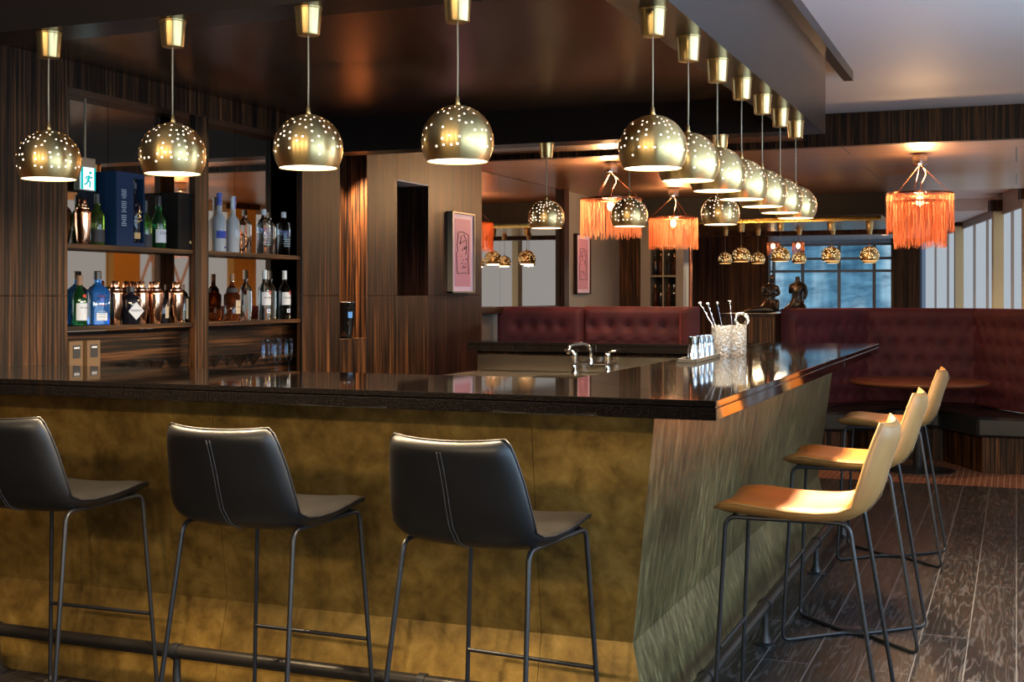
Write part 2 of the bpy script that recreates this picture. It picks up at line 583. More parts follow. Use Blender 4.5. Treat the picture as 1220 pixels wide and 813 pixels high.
bm = B(); box(bm, -4.40, -4.33, 12.33, 12.47, 0, 2.56); struct('trim_post', bm, M['ebony_red'])

# the dropped lamp frame over the bar
bm = B()
box(bm, -6.0, -0.96, 3.28, 3.46, 2.337, 2.80)
struct('trim_beam_front', bm, M['dark_lam'])
bm = B(); box(bm, -1.132, -0.96, 3.46, 6.987, 2.337, 2.80); struct('trim_beam_right', bm, M['dark_lam'])
bm = B(); box(bm, -4.0, -1.132, 6.80, 6.987, 2.337, 2.80); struct('trim_beam_rear', bm, M['dark_lam'])
struct('ceiling_bar', box(B(), -4.6, -1.132, 3.46, 6.80, 2.53, 2.62), M['lam_inner'])
struct('trim_ledge', box(B(), -0.96, -0.905, 3.0, 7.77, 2.743, 2.80), M['dark_lam'])
struct('ceiling_behind_bar', box(B(), -4.6, -1.45, 6.987, 9.52, 2.60, 2.70), M['lam_inner'])

# far walls
bm = B(); leaf(bm, 14.5, 14.8, -4.6, -4.14, 2.56)
struct('wall_far_panel', bm, M['ebony'])
bm = B(); box(bm, -6.0, -3.52, 19.4, 19.6, 0, 2.72); struct('wall_far', bm, M['walnut'])
struct('wall_left_end', box(B(), -6.1, -6.0, 14.3, 26.4, 0, 2.9), M['ebony'])
bm = B(); box(bm, -3.06, -2.2, 25.9, 26.1, 0, 1.2); box(bm, -6, 1, 26.1, 26.3, 0, 0.9)
box(bm, -6, 1, 26.1, 26.3, 2.5, 2.9)
struct('wall_rear', bm, M['white'])
bm = B(); box(bm, -2.25, -1.72, 25.4, 26.0, 0, 2.72); struct('trim_column', bm, M['walnut'])
struct('trim_header_rear', box(B(), -4.6, -1.35, 17.4, 17.6, 2.28, 2.72), M['walnut'])
bm = B(); box(bm, -4.6, -1.4, 14.6, 16.6, 2.30, 2.36)
struct('trim_brass_soffit', bm, M['brass_flat'])

# rear window with the street behind it
w = empty('window_1', (0, 26.0, 0)); w['kind'] = 'structure'
bm = B()
for x in (-5.2, -4.6, -4.02, -3.3, -2.62, -2.24): box(bm, x-0.03, x+0.03, -0.05, 0.05, 0.9, 2.5)
for z in (1.15, 1.95, 2.2, 2.48): box(bm, -5.2, -2.24, -0.04, 0.04, z-0.025, z+0.025)
link('window_frame', bm, M['mullion'], w)
link('window_pane', box(B(), -5.2, -2.24, 0.02, 0.03, 0.9, 2.5), M['street'], w)

# slanting glass wall on the right: pale blinds between gold columns; bare panes near the camera
ys = [-3.2, 0.0, 3.3, 6.4, 9.2, 11.1, 12.9, 14.8, 16.8, 20.2, 25.2]
for i in range(len(ys)-1):
    y0, y1 = ys[i], ys[i+1]
    w = empty('window_%d' % (i+2), (facade_x(y0), y0, 0), math.atan(0.1736)); w['kind'] = 'structure'
    L = math.hypot(y1-y0, facade_x(y1)-facade_x(y0))
    near = y1 < 7
    a = 0.9 if near else 0.05
    link('window_pane', box(B(), 0.03, 0.05, 0.05, L-0.05, a, 2.46), M['day'] if near else M['blind'], w)
    bm = B(); box(bm, 0.0, 0.1, 0, L, 2.46, 2.80); box(bm, 0.0, 0.1, 0, L, 0, a)
    if near or y0 > 11:
        box(bm, 0.0, 0.06, L*0.33-0.02, L*0.33+0.02, a, 2.46); box(bm, 0.0, 0.06, L*0.66-0.02, L*0.66+0.02, a, 2.46)
    link('window_frame', bm, M['mullion'], w)
    wide = y0 in (11.1, 12.9)
    bm = B(); box(bm, -0.10, 0.02, -0.07, 0.30 if wide else 0.07, 0, 2.5)
    link('column', bm, M['yellow'] if wide else M['gold_col'], w)
    bm = B(); box(bm, -0.14, 0.02, -0.1, 0.33 if wide else 0.1, 2.5, 2.64)
    link('column_head', bm, M['ebony'], w)
    if y0 == 11.1:
        bm = B()
        for k in range(-4, 5):
            for sg in (-1, 1):
                p = [(0.015, 0.85+k*0.30+sg*0.6*t, 1.25+1.3*t) for t in (-0.9, 0.9)]
                q = [pp for pp in p]
                lo, hi = 0.34, 1.40
                a_, b_ = Vector(p[0]), Vector(p[1]); d_ = b_-a_
                ts = sorted(((lo-a_.y)/d_.y, (hi-a_.y)/d_.y)); t0, t1 = max(0, ts[0]), min(1, ts[1])
                if t1 > t0+0.02: tube(bm, [a_+d_*t0, a_+d_*t1], 0.018, 6)
        link('lattice', bm, M['lattice'], w)

# ------------------------------------------------------------------ the bar
X0, Y0 = -0.806, 3.616            # outer corner of the counter
XI, YI = -1.506, 4.40             # inner corner
YE = 8.27
counter = empty('bar_counter', (-2.4, 4.0, 1.099), 0, 'polished black stone counter top wrapping the three sides of the bar', 'counter')
cinv = (2.4, -4.0, -1.099)
def slab(name, poly):
    bm = B()
    def inset(p, d):
        cx = sum(q[0] for q in p)/len(p); cy = sum(q[1] for q in p)/len(p)
        return [(x + (d if x < cx else -d), y + (d if y < cy else -d)) for x, y in p]
    prism(bm, poly, 1.139, 1.157, 0.0015)
    prism(bm, inset(poly, 0.004), 1.134, 1.140)
    prism(bm, poly, 1.099, 1.135, 0.0015)
    return link(name, bm, M['granite'], counter, loc=cinv)
xs = -2.554
slab('counter_section', [(-4.0, Y0), (xs, Y0), (xs, YI), (-4.0, YI)])
slab('counter_section', [(xs+0.001, Y0), (X0, Y0), (XI, YI), (xs+0.001, YI)])
ysm = 6.55
slab('counter_section', [(X0, Y0+0.0015), (X0, ysm), (XI, ysm), (XI, YI+0.0015)])
slab('counter_section', [(X0, ysm+0.001), (X0, YE), (XI, YE), (XI, ysm+0.001)])
slab('counter_section', [(-3.37, 7.66), (XI-0.001, 7.66), (XI-0.001, YE), (-3.37, YE)])

base = empty('bar_cabinet', (-2.4, 4.5, 0), 0, 'brass clad bar front with leaning panels and a flared kick plate under the black counter', 'bar')
def off(p): return (p[0]+2.4, p[1]-4.5, p[2])
ZT, ZC = 1.098, 0.331
DT, DC, DF = 0.25, 0.353, 0.261
TH = 0.02
def clad_front(xa, xb, za, zb, da, db, name, mat, right_end=False):
    # xb None -> runs into the mitred corner
    def q(x, d, z, e): return off((x if x is not None else X0-d-e, Y0+d+e, z))
    bm = B()
    hexa(bm, [q(xa, da, za, 0), q(xb, da, za, 0), q(xb, db, zb, 0), q(xa, db, zb, 0)],
             [q(xa, da, za, TH), q(xb, da, za, TH), q(xb, db, zb, TH), q(xa, db, zb, TH)])
    return link(name, bm, mat, base)
xj = [-3.996, -2.72, -1.477, None]
for a, b in zip(xj[:-1], xj[1:]):
    aa = a if a == -3.996 else a+0.002
    clad_front(aa, b, ZC, ZT, DC, DT, 'front_panel', M['clad'])
    clad_front(aa, b, 0.0, ZC, DF, DC, 'kick_plate', M['clad'])
def clad_side(ya, yb, za, zb, da, db, name, mat):
    def q(y, d, z, e): return off((X0-d-e, y if y is not None else Y0+d+e, z))
    bm = B()
    hexa(bm, [q(ya, da, za, 0), q(yb, da, za, 0), q(yb, db, zb, 0), q(ya, db, zb, 0)],
             [q(ya, da, za, TH), q(yb, da, za, TH), q(yb, db, zb, TH), q(ya, db, zb, TH)])
    return link(name, bm, mat, base)
YB = YE-0.16
for a, b in ((None, 6.0), (6.002, YB)):
    clad_side(a, b, ZC, ZT, DC, DT, 'side_panel', M['clad_side'])
    clad_side(a, b, 0.0, ZC, DF, DC, 'kick_plate', M['clad_side'])
bm = B()
hexa(bm, [off((X0-DC, YB, ZC)), off((X0-DT, YB, ZT)), off((-1.4, YB, ZT)), off((-1.4, YB, ZC))],
         [off((X0-DC, YB-TH, ZC)), off((X0-DT, YB-TH, ZT)), off((-1.4, YB-TH, ZT)), off((-1.4, YB-TH, ZC))])
link('end_panel', bm, M['clad_side'], base)
bm = B()
box(bm, -3.99+2.4, XI+2.4, Y0+0.40-4.5, YI-0.04-4.5, 0.0, 1.096)
box(bm, -1.45+2.4, -1.20+2.4, Y0+0.40-4.5, YB-0.03-4.5, 0.0, 1.096)
link('carcass', bm, M['black_gap'], base)

# rear leg: dark cupboard under the far slab and a steel sink unit standing in front of it
rb = empty('bar_back_cabinet', (-2.4, 7.98, 0), 0, 'dark cabinet carrying the far leg of the bar counter', 'cabinet')
link('carcass', box(B(), -0.95, 0.86, -0.20, 0.15, 0.0, 1.098), M['ebony'], rb)
link('door', box(B(), -0.92, -0.02, 0.15, 0.165, 0.05, 1.05, 0.002), M['ebony'], rb)
link('door', box(B(), 0.02, 0.83, 0.15, 0.165, 0.05, 1.05, 0.002), M['ebony'], rb)

sink = empty('sink_unit', (-2.42, 7.37, 0), 0, 'stainless steel bar sink unit with low splashback below the far counter', 'sink')
bm = B()
bx0, bx1, by0, by1 = -0.38, 0.10, -0.27, 0.05     # bowl opening
sx0, sx1, sy0, sy1 = -0.90, 0.90, -0.34, 0.36
ZD = 0.966
for (a, b, c, d) in ((sx0, sx1, sy0, by0), (sx0, sx1, by1, sy1), (sx0, bx0, by0, by1), (bx1, sx1, by0, by1)):
    box(bm, a, b, c, d, ZD-0.03, ZD)
link('deck', bm, M['steel'], sink)
bm = B()
for (a, b, c, d) in ((bx0, bx0+0.01, by0, by1), (bx1-0.01, bx1, by0, by1), (bx0, bx1, by0, by0+0.01), (bx0, bx1, by1-0.01, by1)):
    box(bm, a, b, c, d, 0.78, ZD-0.005)
box(bm, bx0, bx1, by0, by1, 0.77, 0.78)
link('bowl', bm, M['steel'], sink)
link('splashback', box(B(), sx0, sx1, 0.335, 0.36, ZD, 1.075, 0.004), M['steel'], sink)
bm = B(); box(bm, sx0+0.02, sx1-0.02, -0.30, 0.34, 0.05, 0.72); box(bm, sx0, sx1, sy0, sy0+0.02, 0.72, ZD-0.03)
link('cabinet_body', bm, M['steel'], sink)

fa = empty('faucet', (-2.50, 7.62, ZD), 0, 'chrome bridge faucet with arched spout and two lever handles behind the sink', 'faucet')
bm = B()
for sx in (-0.11, 0.11):
    lathe(bm, [(0.026, 0), (0.026, 0.008), (0.016, 0.02), (0.016, 0.10), (0.02, 0.105), (0.02, 0.125), (0.012, 0.135)], 14, (sx, 0, 0))
tube(bm, [(-0.11, 0, 0.065), (0.11, 0, 0.065)], 0.011, 10)
lathe(bm, [(0.018, 0.045), (0.018, 0.09), (0.013, 0.10)], 14)
link('body', bm, M['chrome'], fa, smooth=True, autosmooth=40)
bm = B()
tube(bm, smooth_path([(0, 0, 0.09), (0, 0, 0.165), (-0.03, -0.05, 0.195), (-0.09, -0.15, 0.185), (-0.095, -0.16, 0.13)], 0.05, 6), 0.0105, 10)
link('spout', bm, M['chrome'], fa, smooth=True)
for sx, dx in ((-0.11, -0.06), (0.11, 0.06)):
    bm = B(); tube(bm, [(sx, 0, 0.135), (sx+dx*0.25, 0, 0.142), (sx+dx, -0.015, 0.150)], [0.009, 0.008, 0.005], 8)
    link('handle', bm, M['chrome'], fa, smooth=True)

# foot rails
def foot_rail(label, p0, p1, stops, inward):
    o = empty('foot_rail', (p0[0], p0[1], 0), 0, label, 'foot rail', 'foot rails at the bar')
    d = Vector((p1[0]-p0[0], p1[1]-p0[1], 0))
    bm = B(); tube(bm, [(0, 0, 0.165), (d.x, d.y, 0.165)], 0.025, 16)
    link('rail', bm, M['rail'], o, smooth=True, autosmooth=40)
    for t in stops:
        c = d*t
        bm = B()
        lathe(bm, [(0.045, 0), (0.045, 0.006), (0.028, 0.012), (0.016, 0.05), (0.013, 0.145)], 14, (c.x, c.y, 0))
        u = d.normalized()*0.014
        tube(bm, [(c.x-u.x, c.y-u.y, 0.165), (c.x+u.x, c.y+u.y, 0.165)], 0.030, 16)
        link('bracket', bm, M['steel_black'], o, smooth=True, autosmooth=40)
    return o
foot_rail('long dark steel foot rail along the front of the bar behind the black stools', (-3.98, 3.83), (-1.02, 3.83), (0.1, 0.385, 0.72, 0.97), 1)
foot_rail('long dark steel foot rail along the right side of the bar by the tan stools', (-0.978, 3.90), (-0.978, 8.0), (0.08, 0.345, 0.70, 0.97), 1)

# ------------------------------------------------------------------ stools
PROF = [(-0.262, 0.752, 0.190), (-0.25, 0.764, 0.203), (-0.20, 0.768, 0.214), (-0.12, 0.760, 0.222), (-0.03, 0.753, 0.227), (0.06, 0.752, 0.228),
        (0.13, 0.760, 0.227), (0.178, 0.782, 0.225), (0.205, 0.818, 0.222), (0.222, 0.87, 0.217), (0.238, 0.93, 0.208), (0.258, 0.99, 0.196),
        (0.273, 1.03, 0.186), (0.279, 1.048, 0.172)]
def shell_grid(nu=15):
    """mid-surface of the moulded seat: rows along the profile, columns across; sides lift and wrap"""
    P = PROF
    rows = []
    for i, (x, z, w) in enumerate(P):
        a = P[max(0, i-1)]; b = P[min(len(P)-1, i+1)]
        t = Vector((b[0]-a[0], 0, b[1]-a[1])).normalized()
        n = Vector((-t.z, 0, t.x))            # towards the sitter
        row = []
        for j in range(nu):
            s = -1 + 2*j/(nu-1)
            # bow of the back outwards, rising edges of the seat
            bow = {True: 0.030, False: 0.016}[i > 7]
            lift = bow*abs(s)**2.2
            row.append(Vector((x, s*w, z)) + n*lift)
        rows.append(row)
    return rows
def make_stool(name, label, seat_mat, back_mat, thread, group, facing):
    st = empty(name, (0, 0, 0), 0, label, 'bar stool', group)
    rows = shell_grid()
    nr, nc = len(rows), len(rows[0])
    def normals(i, j):
        a = rows[min(i+1, nr-1)][j]-rows[max(i-1, 0)][j]
        b = rows[i][min(j+1, nc-1)]-rows[i][max(j-1, 0)]
        return b.cross(a).normalized()     # towards the sitter or away
    def surf(side, t):
        bm = B()
        g = []
        for i in range(nr):
            r = []
            for j in range(nc):
                n = normals(i, j)
                if n.z < 0 and i < 7: n = -n
                if i >= 7 and n.x > 0: n = -n
                s = abs(-1+2*j/(nc-1))
                e = min(1.0, (1-s)*5, )
                ei = min(1.0, i/1.5, (nr-1-i)/1.5)
                k = 0.35+0.65*math.sqrt(max(0.0, min(e, 1)))*1.0
                k *= 0.4+0.6*math.sqrt(max(0, min(1, ei)))
                r.append(bm.verts.new(rows[i][j] + n*side*t*k))
            g.append(r)
        for i in range(nr-1):
            for j in range(nc-1):
                bm.faces.new((g[i][j], g[i][j+1], g[i+1][j+1], g[i+1][j]))
        # skirt so that the half shell is closed against the other half
        def edge():
            return [(0, j) for j in range(nc)] + [(i, nc-1) for i in range(1, nr)] + [(nr-1, j) for j in range(nc-2, -1, -1)] + [(i, 0) for i in range(nr-2, 0, -1)]
        ed = edge()
        mid = [bm.verts.new(rows[i][j]) for i, j in ed]
        for k in range(len(ed)):
            k2 = (k+1) % len(ed)
            bm.faces.new((g[ed[k][0]][ed[k][1]], mid[k], mid[k2], g[ed[k2][0]][ed[k2][1]]))
        bmesh.ops.recalc_face_normals(bm, faces=bm.faces)
        return bm, [rows[i][j] for i, j in ed]
    bmt, ed = surf(1, 0.016)
    o = link('seat_shell', bmt, seat_mat, st, smooth=True)
    md = o.modifiers.new('sub', 'SUBSURF'); md.levels = 1; md.render_levels = 1
    bmb, ed = surf(-1, 0.034)
    o2 = link('outer_shell', bmb, back_mat, st, smooth=True)
    md = o2.modifiers.new('sub', 'SUBSURF'); md.levels = 1; md.render_levels = 1
    bm = B(); tube(bm, ed, 0.0042, 6, closed=True)
    pp = link('piping', bm, back_mat, st, smooth=True)
    # two rows of stitching down the middle of the back
    bm = B()
    for dy in (-0.006, 0.006):
        pts = []
        for i in range(6, nr-1):
            n = normals(i, nc//2)
            if n.x > 0: n = -n
            if i < 7 and n.z < 0: n = -n
            pts.append(rows[i][nc//2] - n*0.0345 + Vector((0, dy, 0)))
        tube(bm, pts, 0.0011, 5)
    link('stitching', bm, thread, st)
    # steel sled frame: each side is one bent rod
    for sg in (-1, 1):
        bm = B()
        pts = [(0.04, sg*0.192, 0.738), (0.158, sg*0.198, 0.738), (0.275, sg*0.235, 0.008), (0.045, sg*0.012, 0.008), (-0.045, sg*0.012, 0.008), (-0.272, sg*0.235, 0.008), (-0.235, sg*0.195, 0.737), (-0.10, sg*0.193, 0.737)]
        tube(bm, smooth_path(pts, 0.035, 6), 0.0075, 8)
        tube(bm, [(-0.12, sg*0.193, 0.737), (0.06, sg*0.193, 0.738)], 0.0074, 8)
        link('leg_frame', bm, M['steel_black'], st, smooth=True, autosmooth=50)
    bm = B(); tube(bm, [(-0.251, -0.213, 0.31), (-0.251, 0.213, 0.31)], 0.007, 8)
    link('foot_bar', bm, M['steel_black'], st, smooth=True, autosmooth=50)
    for xx in (-0.215,):
        bm = B(); tube(bm, [(xx, -0.19, 0.737), (xx, 0.19, 0.737)], 0.0075, 8)
        link('seat_rail', bm, M['steel_black'], st, smooth=True, autosmooth=50)
    return st

tan = make_stool('bar_stool', 'tan leather bar stool nearest the camera at the counter corner', M['leather_tan'], M['leather_tan_back'], M['thread_tan'], 'tan leather bar stools', 0)
tan.location = (-0.65, 4.31, 0)
dup(tan, (-0.645, 5.61, 0), None, 'tan leather bar stool in the middle of the three on the right of the bar')
dup(tan, (-0.645, 7.36, 0), None, 'tan leather bar stool furthest down the bar near the round table')
blk = make_stool('bar_stool', 'black leather bar stool closest to the counter corner seen from behind', M['leather_black'], M['leather_black'], M['thread_black'], 'black leather bar stools', 1)
blk.location = (-1.455, 3.485, 0); blk.rotation_euler = (0, 0, -PI/2-0.09); blk.scale = (1.03, 1.03, 1.008)
dup(blk, (-2.245, 3.50, 0), -PI/2 - 0.02, 'black leather bar stool in the middle of the front row, seen from behind')
dup(blk, (-3.125, 3.50, 0), -PI/2 + 0.02, 'black leather bar stool at the left end cut by the frame')

# ------------------------------------------------------------------ pendant lamps
R = 0.105
def shade_bm(seed, nu=224, nv=84, r=R, nh=112):
    rnd = random.Random(seed)
    bm = B()
    t0, t1 = 0.10, math.acos(-0.557)
    grid = []
    for i in range(nv+1):
        t = t0 + (t1-t0)*i/nv
        grid.append([bm.verts.new((r*math.sin(t)*math.cos(2*PI*j/nu), r*math.sin(t)*math.sin(2*PI*j/nu), r*math.cos(t))) for j in range(nu)])
    holes = set()
    done = []
    tries = 0
    while len(done) < nh and tries < 6000:
        tries += 1
        # perforations stand in wavering vertical columns
        c = rnd.randrange(28)
        j = int(c*nu/28 + rnd.uniform(-1.6, 1.6)) % nu
        i = int(rnd.uniform(0.16, 0.84)*nv)
        t = t0 + (t1-t0)*i/nv
        p = Vector((math.sin(t)*math.cos(2*PI*j/nu), math.sin(t)*math.sin(2*PI*j/nu), math.cos(t)))
        if any((p-q).length < 0.145 for q in done): continue
        done.append(p)
        wj = 2 if math.sin(t) > 0.55 else 3
        for di in range(2):
            for dj in range(wj):
                holes.add((i+di, (j+dj) % nu))
    for i in range(nv):
        for j in range(nu):
            if (i, j) in holes: continue
            bm.faces.new((grid[i][j], grid[i][(j+1) % nu], grid[i+1][(j+1) % nu], grid[i+1][j]))
    # close the crown
    bm.faces.new(list(reversed(grid[0])))
    bmesh.ops.recalc_face_normals(bm, faces=bm.faces)
    loose = [v for v in bm.verts if not v.link_faces]
    bmesh.ops.delete(bm, geom=loose, context='VERTS')
    return bm

def make_pendant(label, group, rim_z=1.849, ceil_z=2.337, seed=1, light=LAMP_W, opal=None, r=R, lite=False, name='pendant_lamp'):
    """origin at the ceiling; hangs down"""
    o = empty(name, (0, 0, 0), 0, label, 'pendant lamp', group)
    k = r/R
    drop = ceil_z - rim_z
    cz = -drop + 0.557*r          # sphere centre
    bm = B()
    lathe(bm, [(0.0, 0), (0.043*k, 0), (0.043*k, -0.004), (0.041*k, -0.006), (0.035*k, -0.079*k), (0.033*k, -0.084*k), (0.0, -0.085*k)], 32, cap=False)
    bmesh.ops.recalc_face_normals(bm, faces=bm.faces)
    link('canopy', bm, M['brass'], o, smooth=True, autosmooth=40)
    bm = B(); tube(bm, [(0, 0, -0.083*k), (0.001, 0, (cz+r)*0.6), (0, 0, cz+r+0.018)], 0.0026, 8)
    link('cord', bm, M['cord'], o, smooth=True)
    bm = B(); lathe(bm, [(0.0, 0.026), (0.005, 0.024), (0.0065, 0.008), (0.009, 0.0), (0.0, -0.003)], 14, (0, 0, cz+r), cap=False)
    bmesh.ops.recalc_face_normals(bm, faces=bm.faces)
    link('cord_grip', bm, M['brass'], o, smooth=True)
    bm = shade_bm(seed, r=r) if not lite else shade_bm(seed, 140, 54, r, 95)
    for v in bm.verts: v.co.z += cz
    link('shade', bm, M['brass'], o, smooth=True, autosmooth=60)
    # lit opal liner seen through the perforations and closing the mouth
    bm = B()
    pr = []
    for i in range(15):
        t = 0.02 + (math.acos(-0.557)-0.02)*i/14
        pr.append((0.975*r*math.sin(t), 0.975*r*math.cos(t)*0.985+cz))
    pr.append((0.0, pr[-1][1]-0.0005))
    lathe(bm, pr, 32, cap=False)
    link('diffuser', bm, opal or M['opal'], o, smooth=True, autosmooth=40)
    if light:
        area_light('lamp_light', (0, 0, -drop-0.006), (0, 0, 0), 0.15*k, 0.15*k, light, WARM, o, shape='DISK')
    return o

protos = [make_pendant('x', 'x', seed=11+i) for i in range(3)]
front = [(-1.503, 'gold perforated globe pendant lamp second from the bar corner, in front of the lamp frame centre'),
         (-2.0, 'gold perforated globe pendant lamp third from the left in the front row'),
         (-2.497, 'gold perforated globe pendant lamp second from the left in the front row'),
         (-2.994, 'gold perforated globe pendant lamp at the far left of the front row')]
front[0] = (-1.503, 'gold perforated globe pendant lamp fourth from the left in the front row')
ORD = ["nearest and largest of the row over the bar's right side", "second of the row over the bar's right side", "third of the row over the bar's right side",
       "fourth of the row over the bar's right side", "fifth of the row over the bar's right side", "sixth of the row over the bar's right side",
       "furthest of the row over the bar's right side"]
spots = [(x, 3.345, l, 'front row of gold pendants') for x, l in front]
spots += [(-1.031, 3.747+0.448*i, 'gold globe pendant lamp, '+ORD[i], 'side row of gold pendants') for i in range(7)]
spots += [(-2.516, 6.85, 'gold perforated globe pendant lamp over the rear counter, leftmost of three', 'rear row of gold pendants'),
          (-2.02, 6.85, 'gold globe pendant lamp over the rear counter, overlapping the left fringed shade', 'rear row of gold pendants'),
          (-1.504, 6.85, 'gold globe pendant lamp over the rear counter, rightmost of three', 'rear row of gold pendants')]
for i, (x, y, l, gname) in enumerate(spots):
    if i < 3:
        p = protos[i]; p.location = (x, y, 2.337)
    else:
        p = dup(protos[i % 3], (x, y, 2.337))
    p.rotation_euler = (0, 0, i*1.3)
    p['label'] = l; p['group'] = gname

# lamps of the next room, hung from the brass soffit and the ceiling behind it
far = make_pendant('x', 'gold pendants in the next room', rim_z=1.86, ceil_z=2.30, seed=31, light=9, opal=M['opal_small'], r=0.11, lite=True)

FL = [(-3.023, 14.9, 'gold globe lamp in the next room, leftmost of the larger ones, before the brown wall'),
      (-2.56, 14.9, 'small gold globe lamp in the next room at the left edge of the blue window'),
      (-1.998, 15.0, 'small gold globe lamp in the next room before the middle of the blue window'),
      (-1.575, 15.1, 'small gold globe lamp in the next room before the right end of the blue window')]
for i, (x, y, l) in enumerate(FL):
    p = far if i == 0 else dup(far, (x, y, 2.30))
    p.location = (x, y, 2.30); p['label'] = l; p.rotation_euler = (0, 0, i*0.9)
far2 = make_pendant('x', 'gold pendants in the next room', rim_z=1.87, ceil_z=2.30, seed=33, light=6, opal=M['opal_small'], r=0.092, lite=True)
FL2 = [(-3.472, 16.1, 'tiny gold globe lamp far back, leftmost of all, before the brown wall'),
       (-3.071, 16.2, 'tiny gold globe lamp far back, second from the left before the brown wall'),
       (-2.552, 16.2, 'tiny gold globe lamp far back between the two statues, before the window'),
       (-2.15, 16.3, 'tiny gold globe lamp far back behind the lamp at the middle of the window'),
       (-1.711, 16.4, 'tiny gold globe lamp far back behind the lamp at the right end of the window')]
for i, (x, y, l) in enumerate(FL2):
    p = far2 if i == 0 else dup(far2, (x, y, 2.30))
    p.location = (x, y, 2.30); p['label'] = l; p.rotation_euler = (0, 0, i*0.7)

# ------------------------------------------------------------------ fringed shades
def make_fringe(label, ceil_z, ring_z, tiers, r, light, group='orange fringed pendant shades', n=420, seed=3):
    o = empty('fringed_pendant', (0, 0, 0), 0, label, 'fringed lamp', group)
    dz = ring_z - ceil_z
    rnd = random.Random(seed)
    k = r/0.245
    bm = B(); lathe(bm, [(0.052*k, 0), (0.056*k, -0.006), (0.056*k, -0.085*k), (0.050*k, -0.09*k)], 24)
    bmesh.ops.recalc_face_normals(bm, faces=bm.faces)
    link('canopy', bm, M['chrome'] if k > 0.8 else M['copper_dark'], o, smooth=True, autosmooth=40)
    bm = B()
    for a in (0.4, 2.5, 4.6):
        tube(bm, [(0, 0, -0.085*k), (r*0.97*math.cos(a), r*0.97*math.sin(a), dz)], 0.0018, 5)
    link('suspension_wire', bm, M['copper_dark'], o)
    bm = B()
    tube(bm, smooth_path([(0.01, 0, -0.085*k), (0.05*k, 0.03*k, dz*0.5), (0.01, 0.0, dz*0.8), (0, 0, dz-0.02)], 0.1, 6), 0.0035, 6)
    link('cord', bm, M['copper_dark'], o, smooth=True)
    for (rr, z0, z1) in tiers:
        bm = B()
        lathe(bm, [(rr-0.006, dz+z0), (rr+0.004, dz+z0), (rr+0.004, dz+z0-0.014), (rr-0.006, dz+z0-0.014), (rr-0.006, dz+z0)], 48, cap=False)
        for a in (0.4, 2.5, 4.6):
            tube(bm, [(0, 0, dz+z0-0.007), (rr*math.cos(a), rr*math.sin(a), dz+z0-0.007)], 0.003, 5)
        bmesh.ops.recalc_face_normals(bm, faces=bm.faces)
        link('ring', bm, M['copper_dark'], o)
        bm = B()
        for i in range(n):
            a = 2*PI*(i+rnd.uniform(-.4, .4))/n
            q = rr + rnd.uniform(-0.006, 0.006)
            b = a + rnd.uniform(-0.02, 0.02)
            zb = z1 + rnd.uniform(-0.035, 0.03)
            tube(bm, [(q*math.cos(a), q*math.sin(a), dz+z0-0.005), (q*math.cos(b)+rnd.uniform(-.004, .004), q*math.sin(b)+rnd.uniform(-.004, .004), dz+zb)], 0.0013, 3, cap=False)
        f = link('fringe', bm, M['fringe'], o)
        f['kind'] = 'stuff'
    bm = B(); lathe(bm, [(0.0, 0.045), (0.02, 0.04), (0.032, 0.01), (0.024, -0.02), (0.0, -0.034)], 14, (0, 0, dz-0.07), cap=False)
    bmesh.ops.recalc_face_normals(bm, faces=bm.faces)
    link('bulb', bm, M['bulb'], o, smooth=True)
    if light:
        for zz, e in ((dz-0.05, 0.6), (dz+0.14, 0.4)):
            l = bpy.data.lights.new('lamp_light', 'POINT')
            l.energy = light*e; l.color = (1.0, 0.58, 0.27); l.shadow_soft_size = 0.05
            lo = bpy.data.objects.new('lamp_light', l); COL.objects.link(lo)
            lo.location = (0, 0, zz); lo.parent = o
    return o
f3 = make_fringe('orange two-tier fringed pendant shade hanging over the round table on the right', 2.56, 2.255, [(0.245, 0, -0.285), (0.19, -0.06, -0.40)], 0.245, FRINGE_W)
f3.location = (-0.694, 10.26, 2.56)
f1 = make_fringe('orange fringed pendant shade on the left, partly behind a gold globe lamp', 2.56, 2.26, [(0.245, 0, -0.30)], 0.245, FRINGE_W, seed=5)
f1.location = (-3.10, 9.97, 2.56)
dup(f1, (-3.25, 12.6, 2.56), 0.7, 'orange fringed pendant shade in the middle, hanging before the far bottle niche')
ft = make_fringe('tiny orange fringed shade far back behind the left statue', 2.56, 2.26, [(0.085, 0, -0.18)], 0.085, 0, n=90, seed=8)
ft.location = (-3.377, 19.0, 2.56)
dup(ft, (-3.005, 19.0, 2.56), 0.3, 'tiny orange fringed shade far back between the two statues')

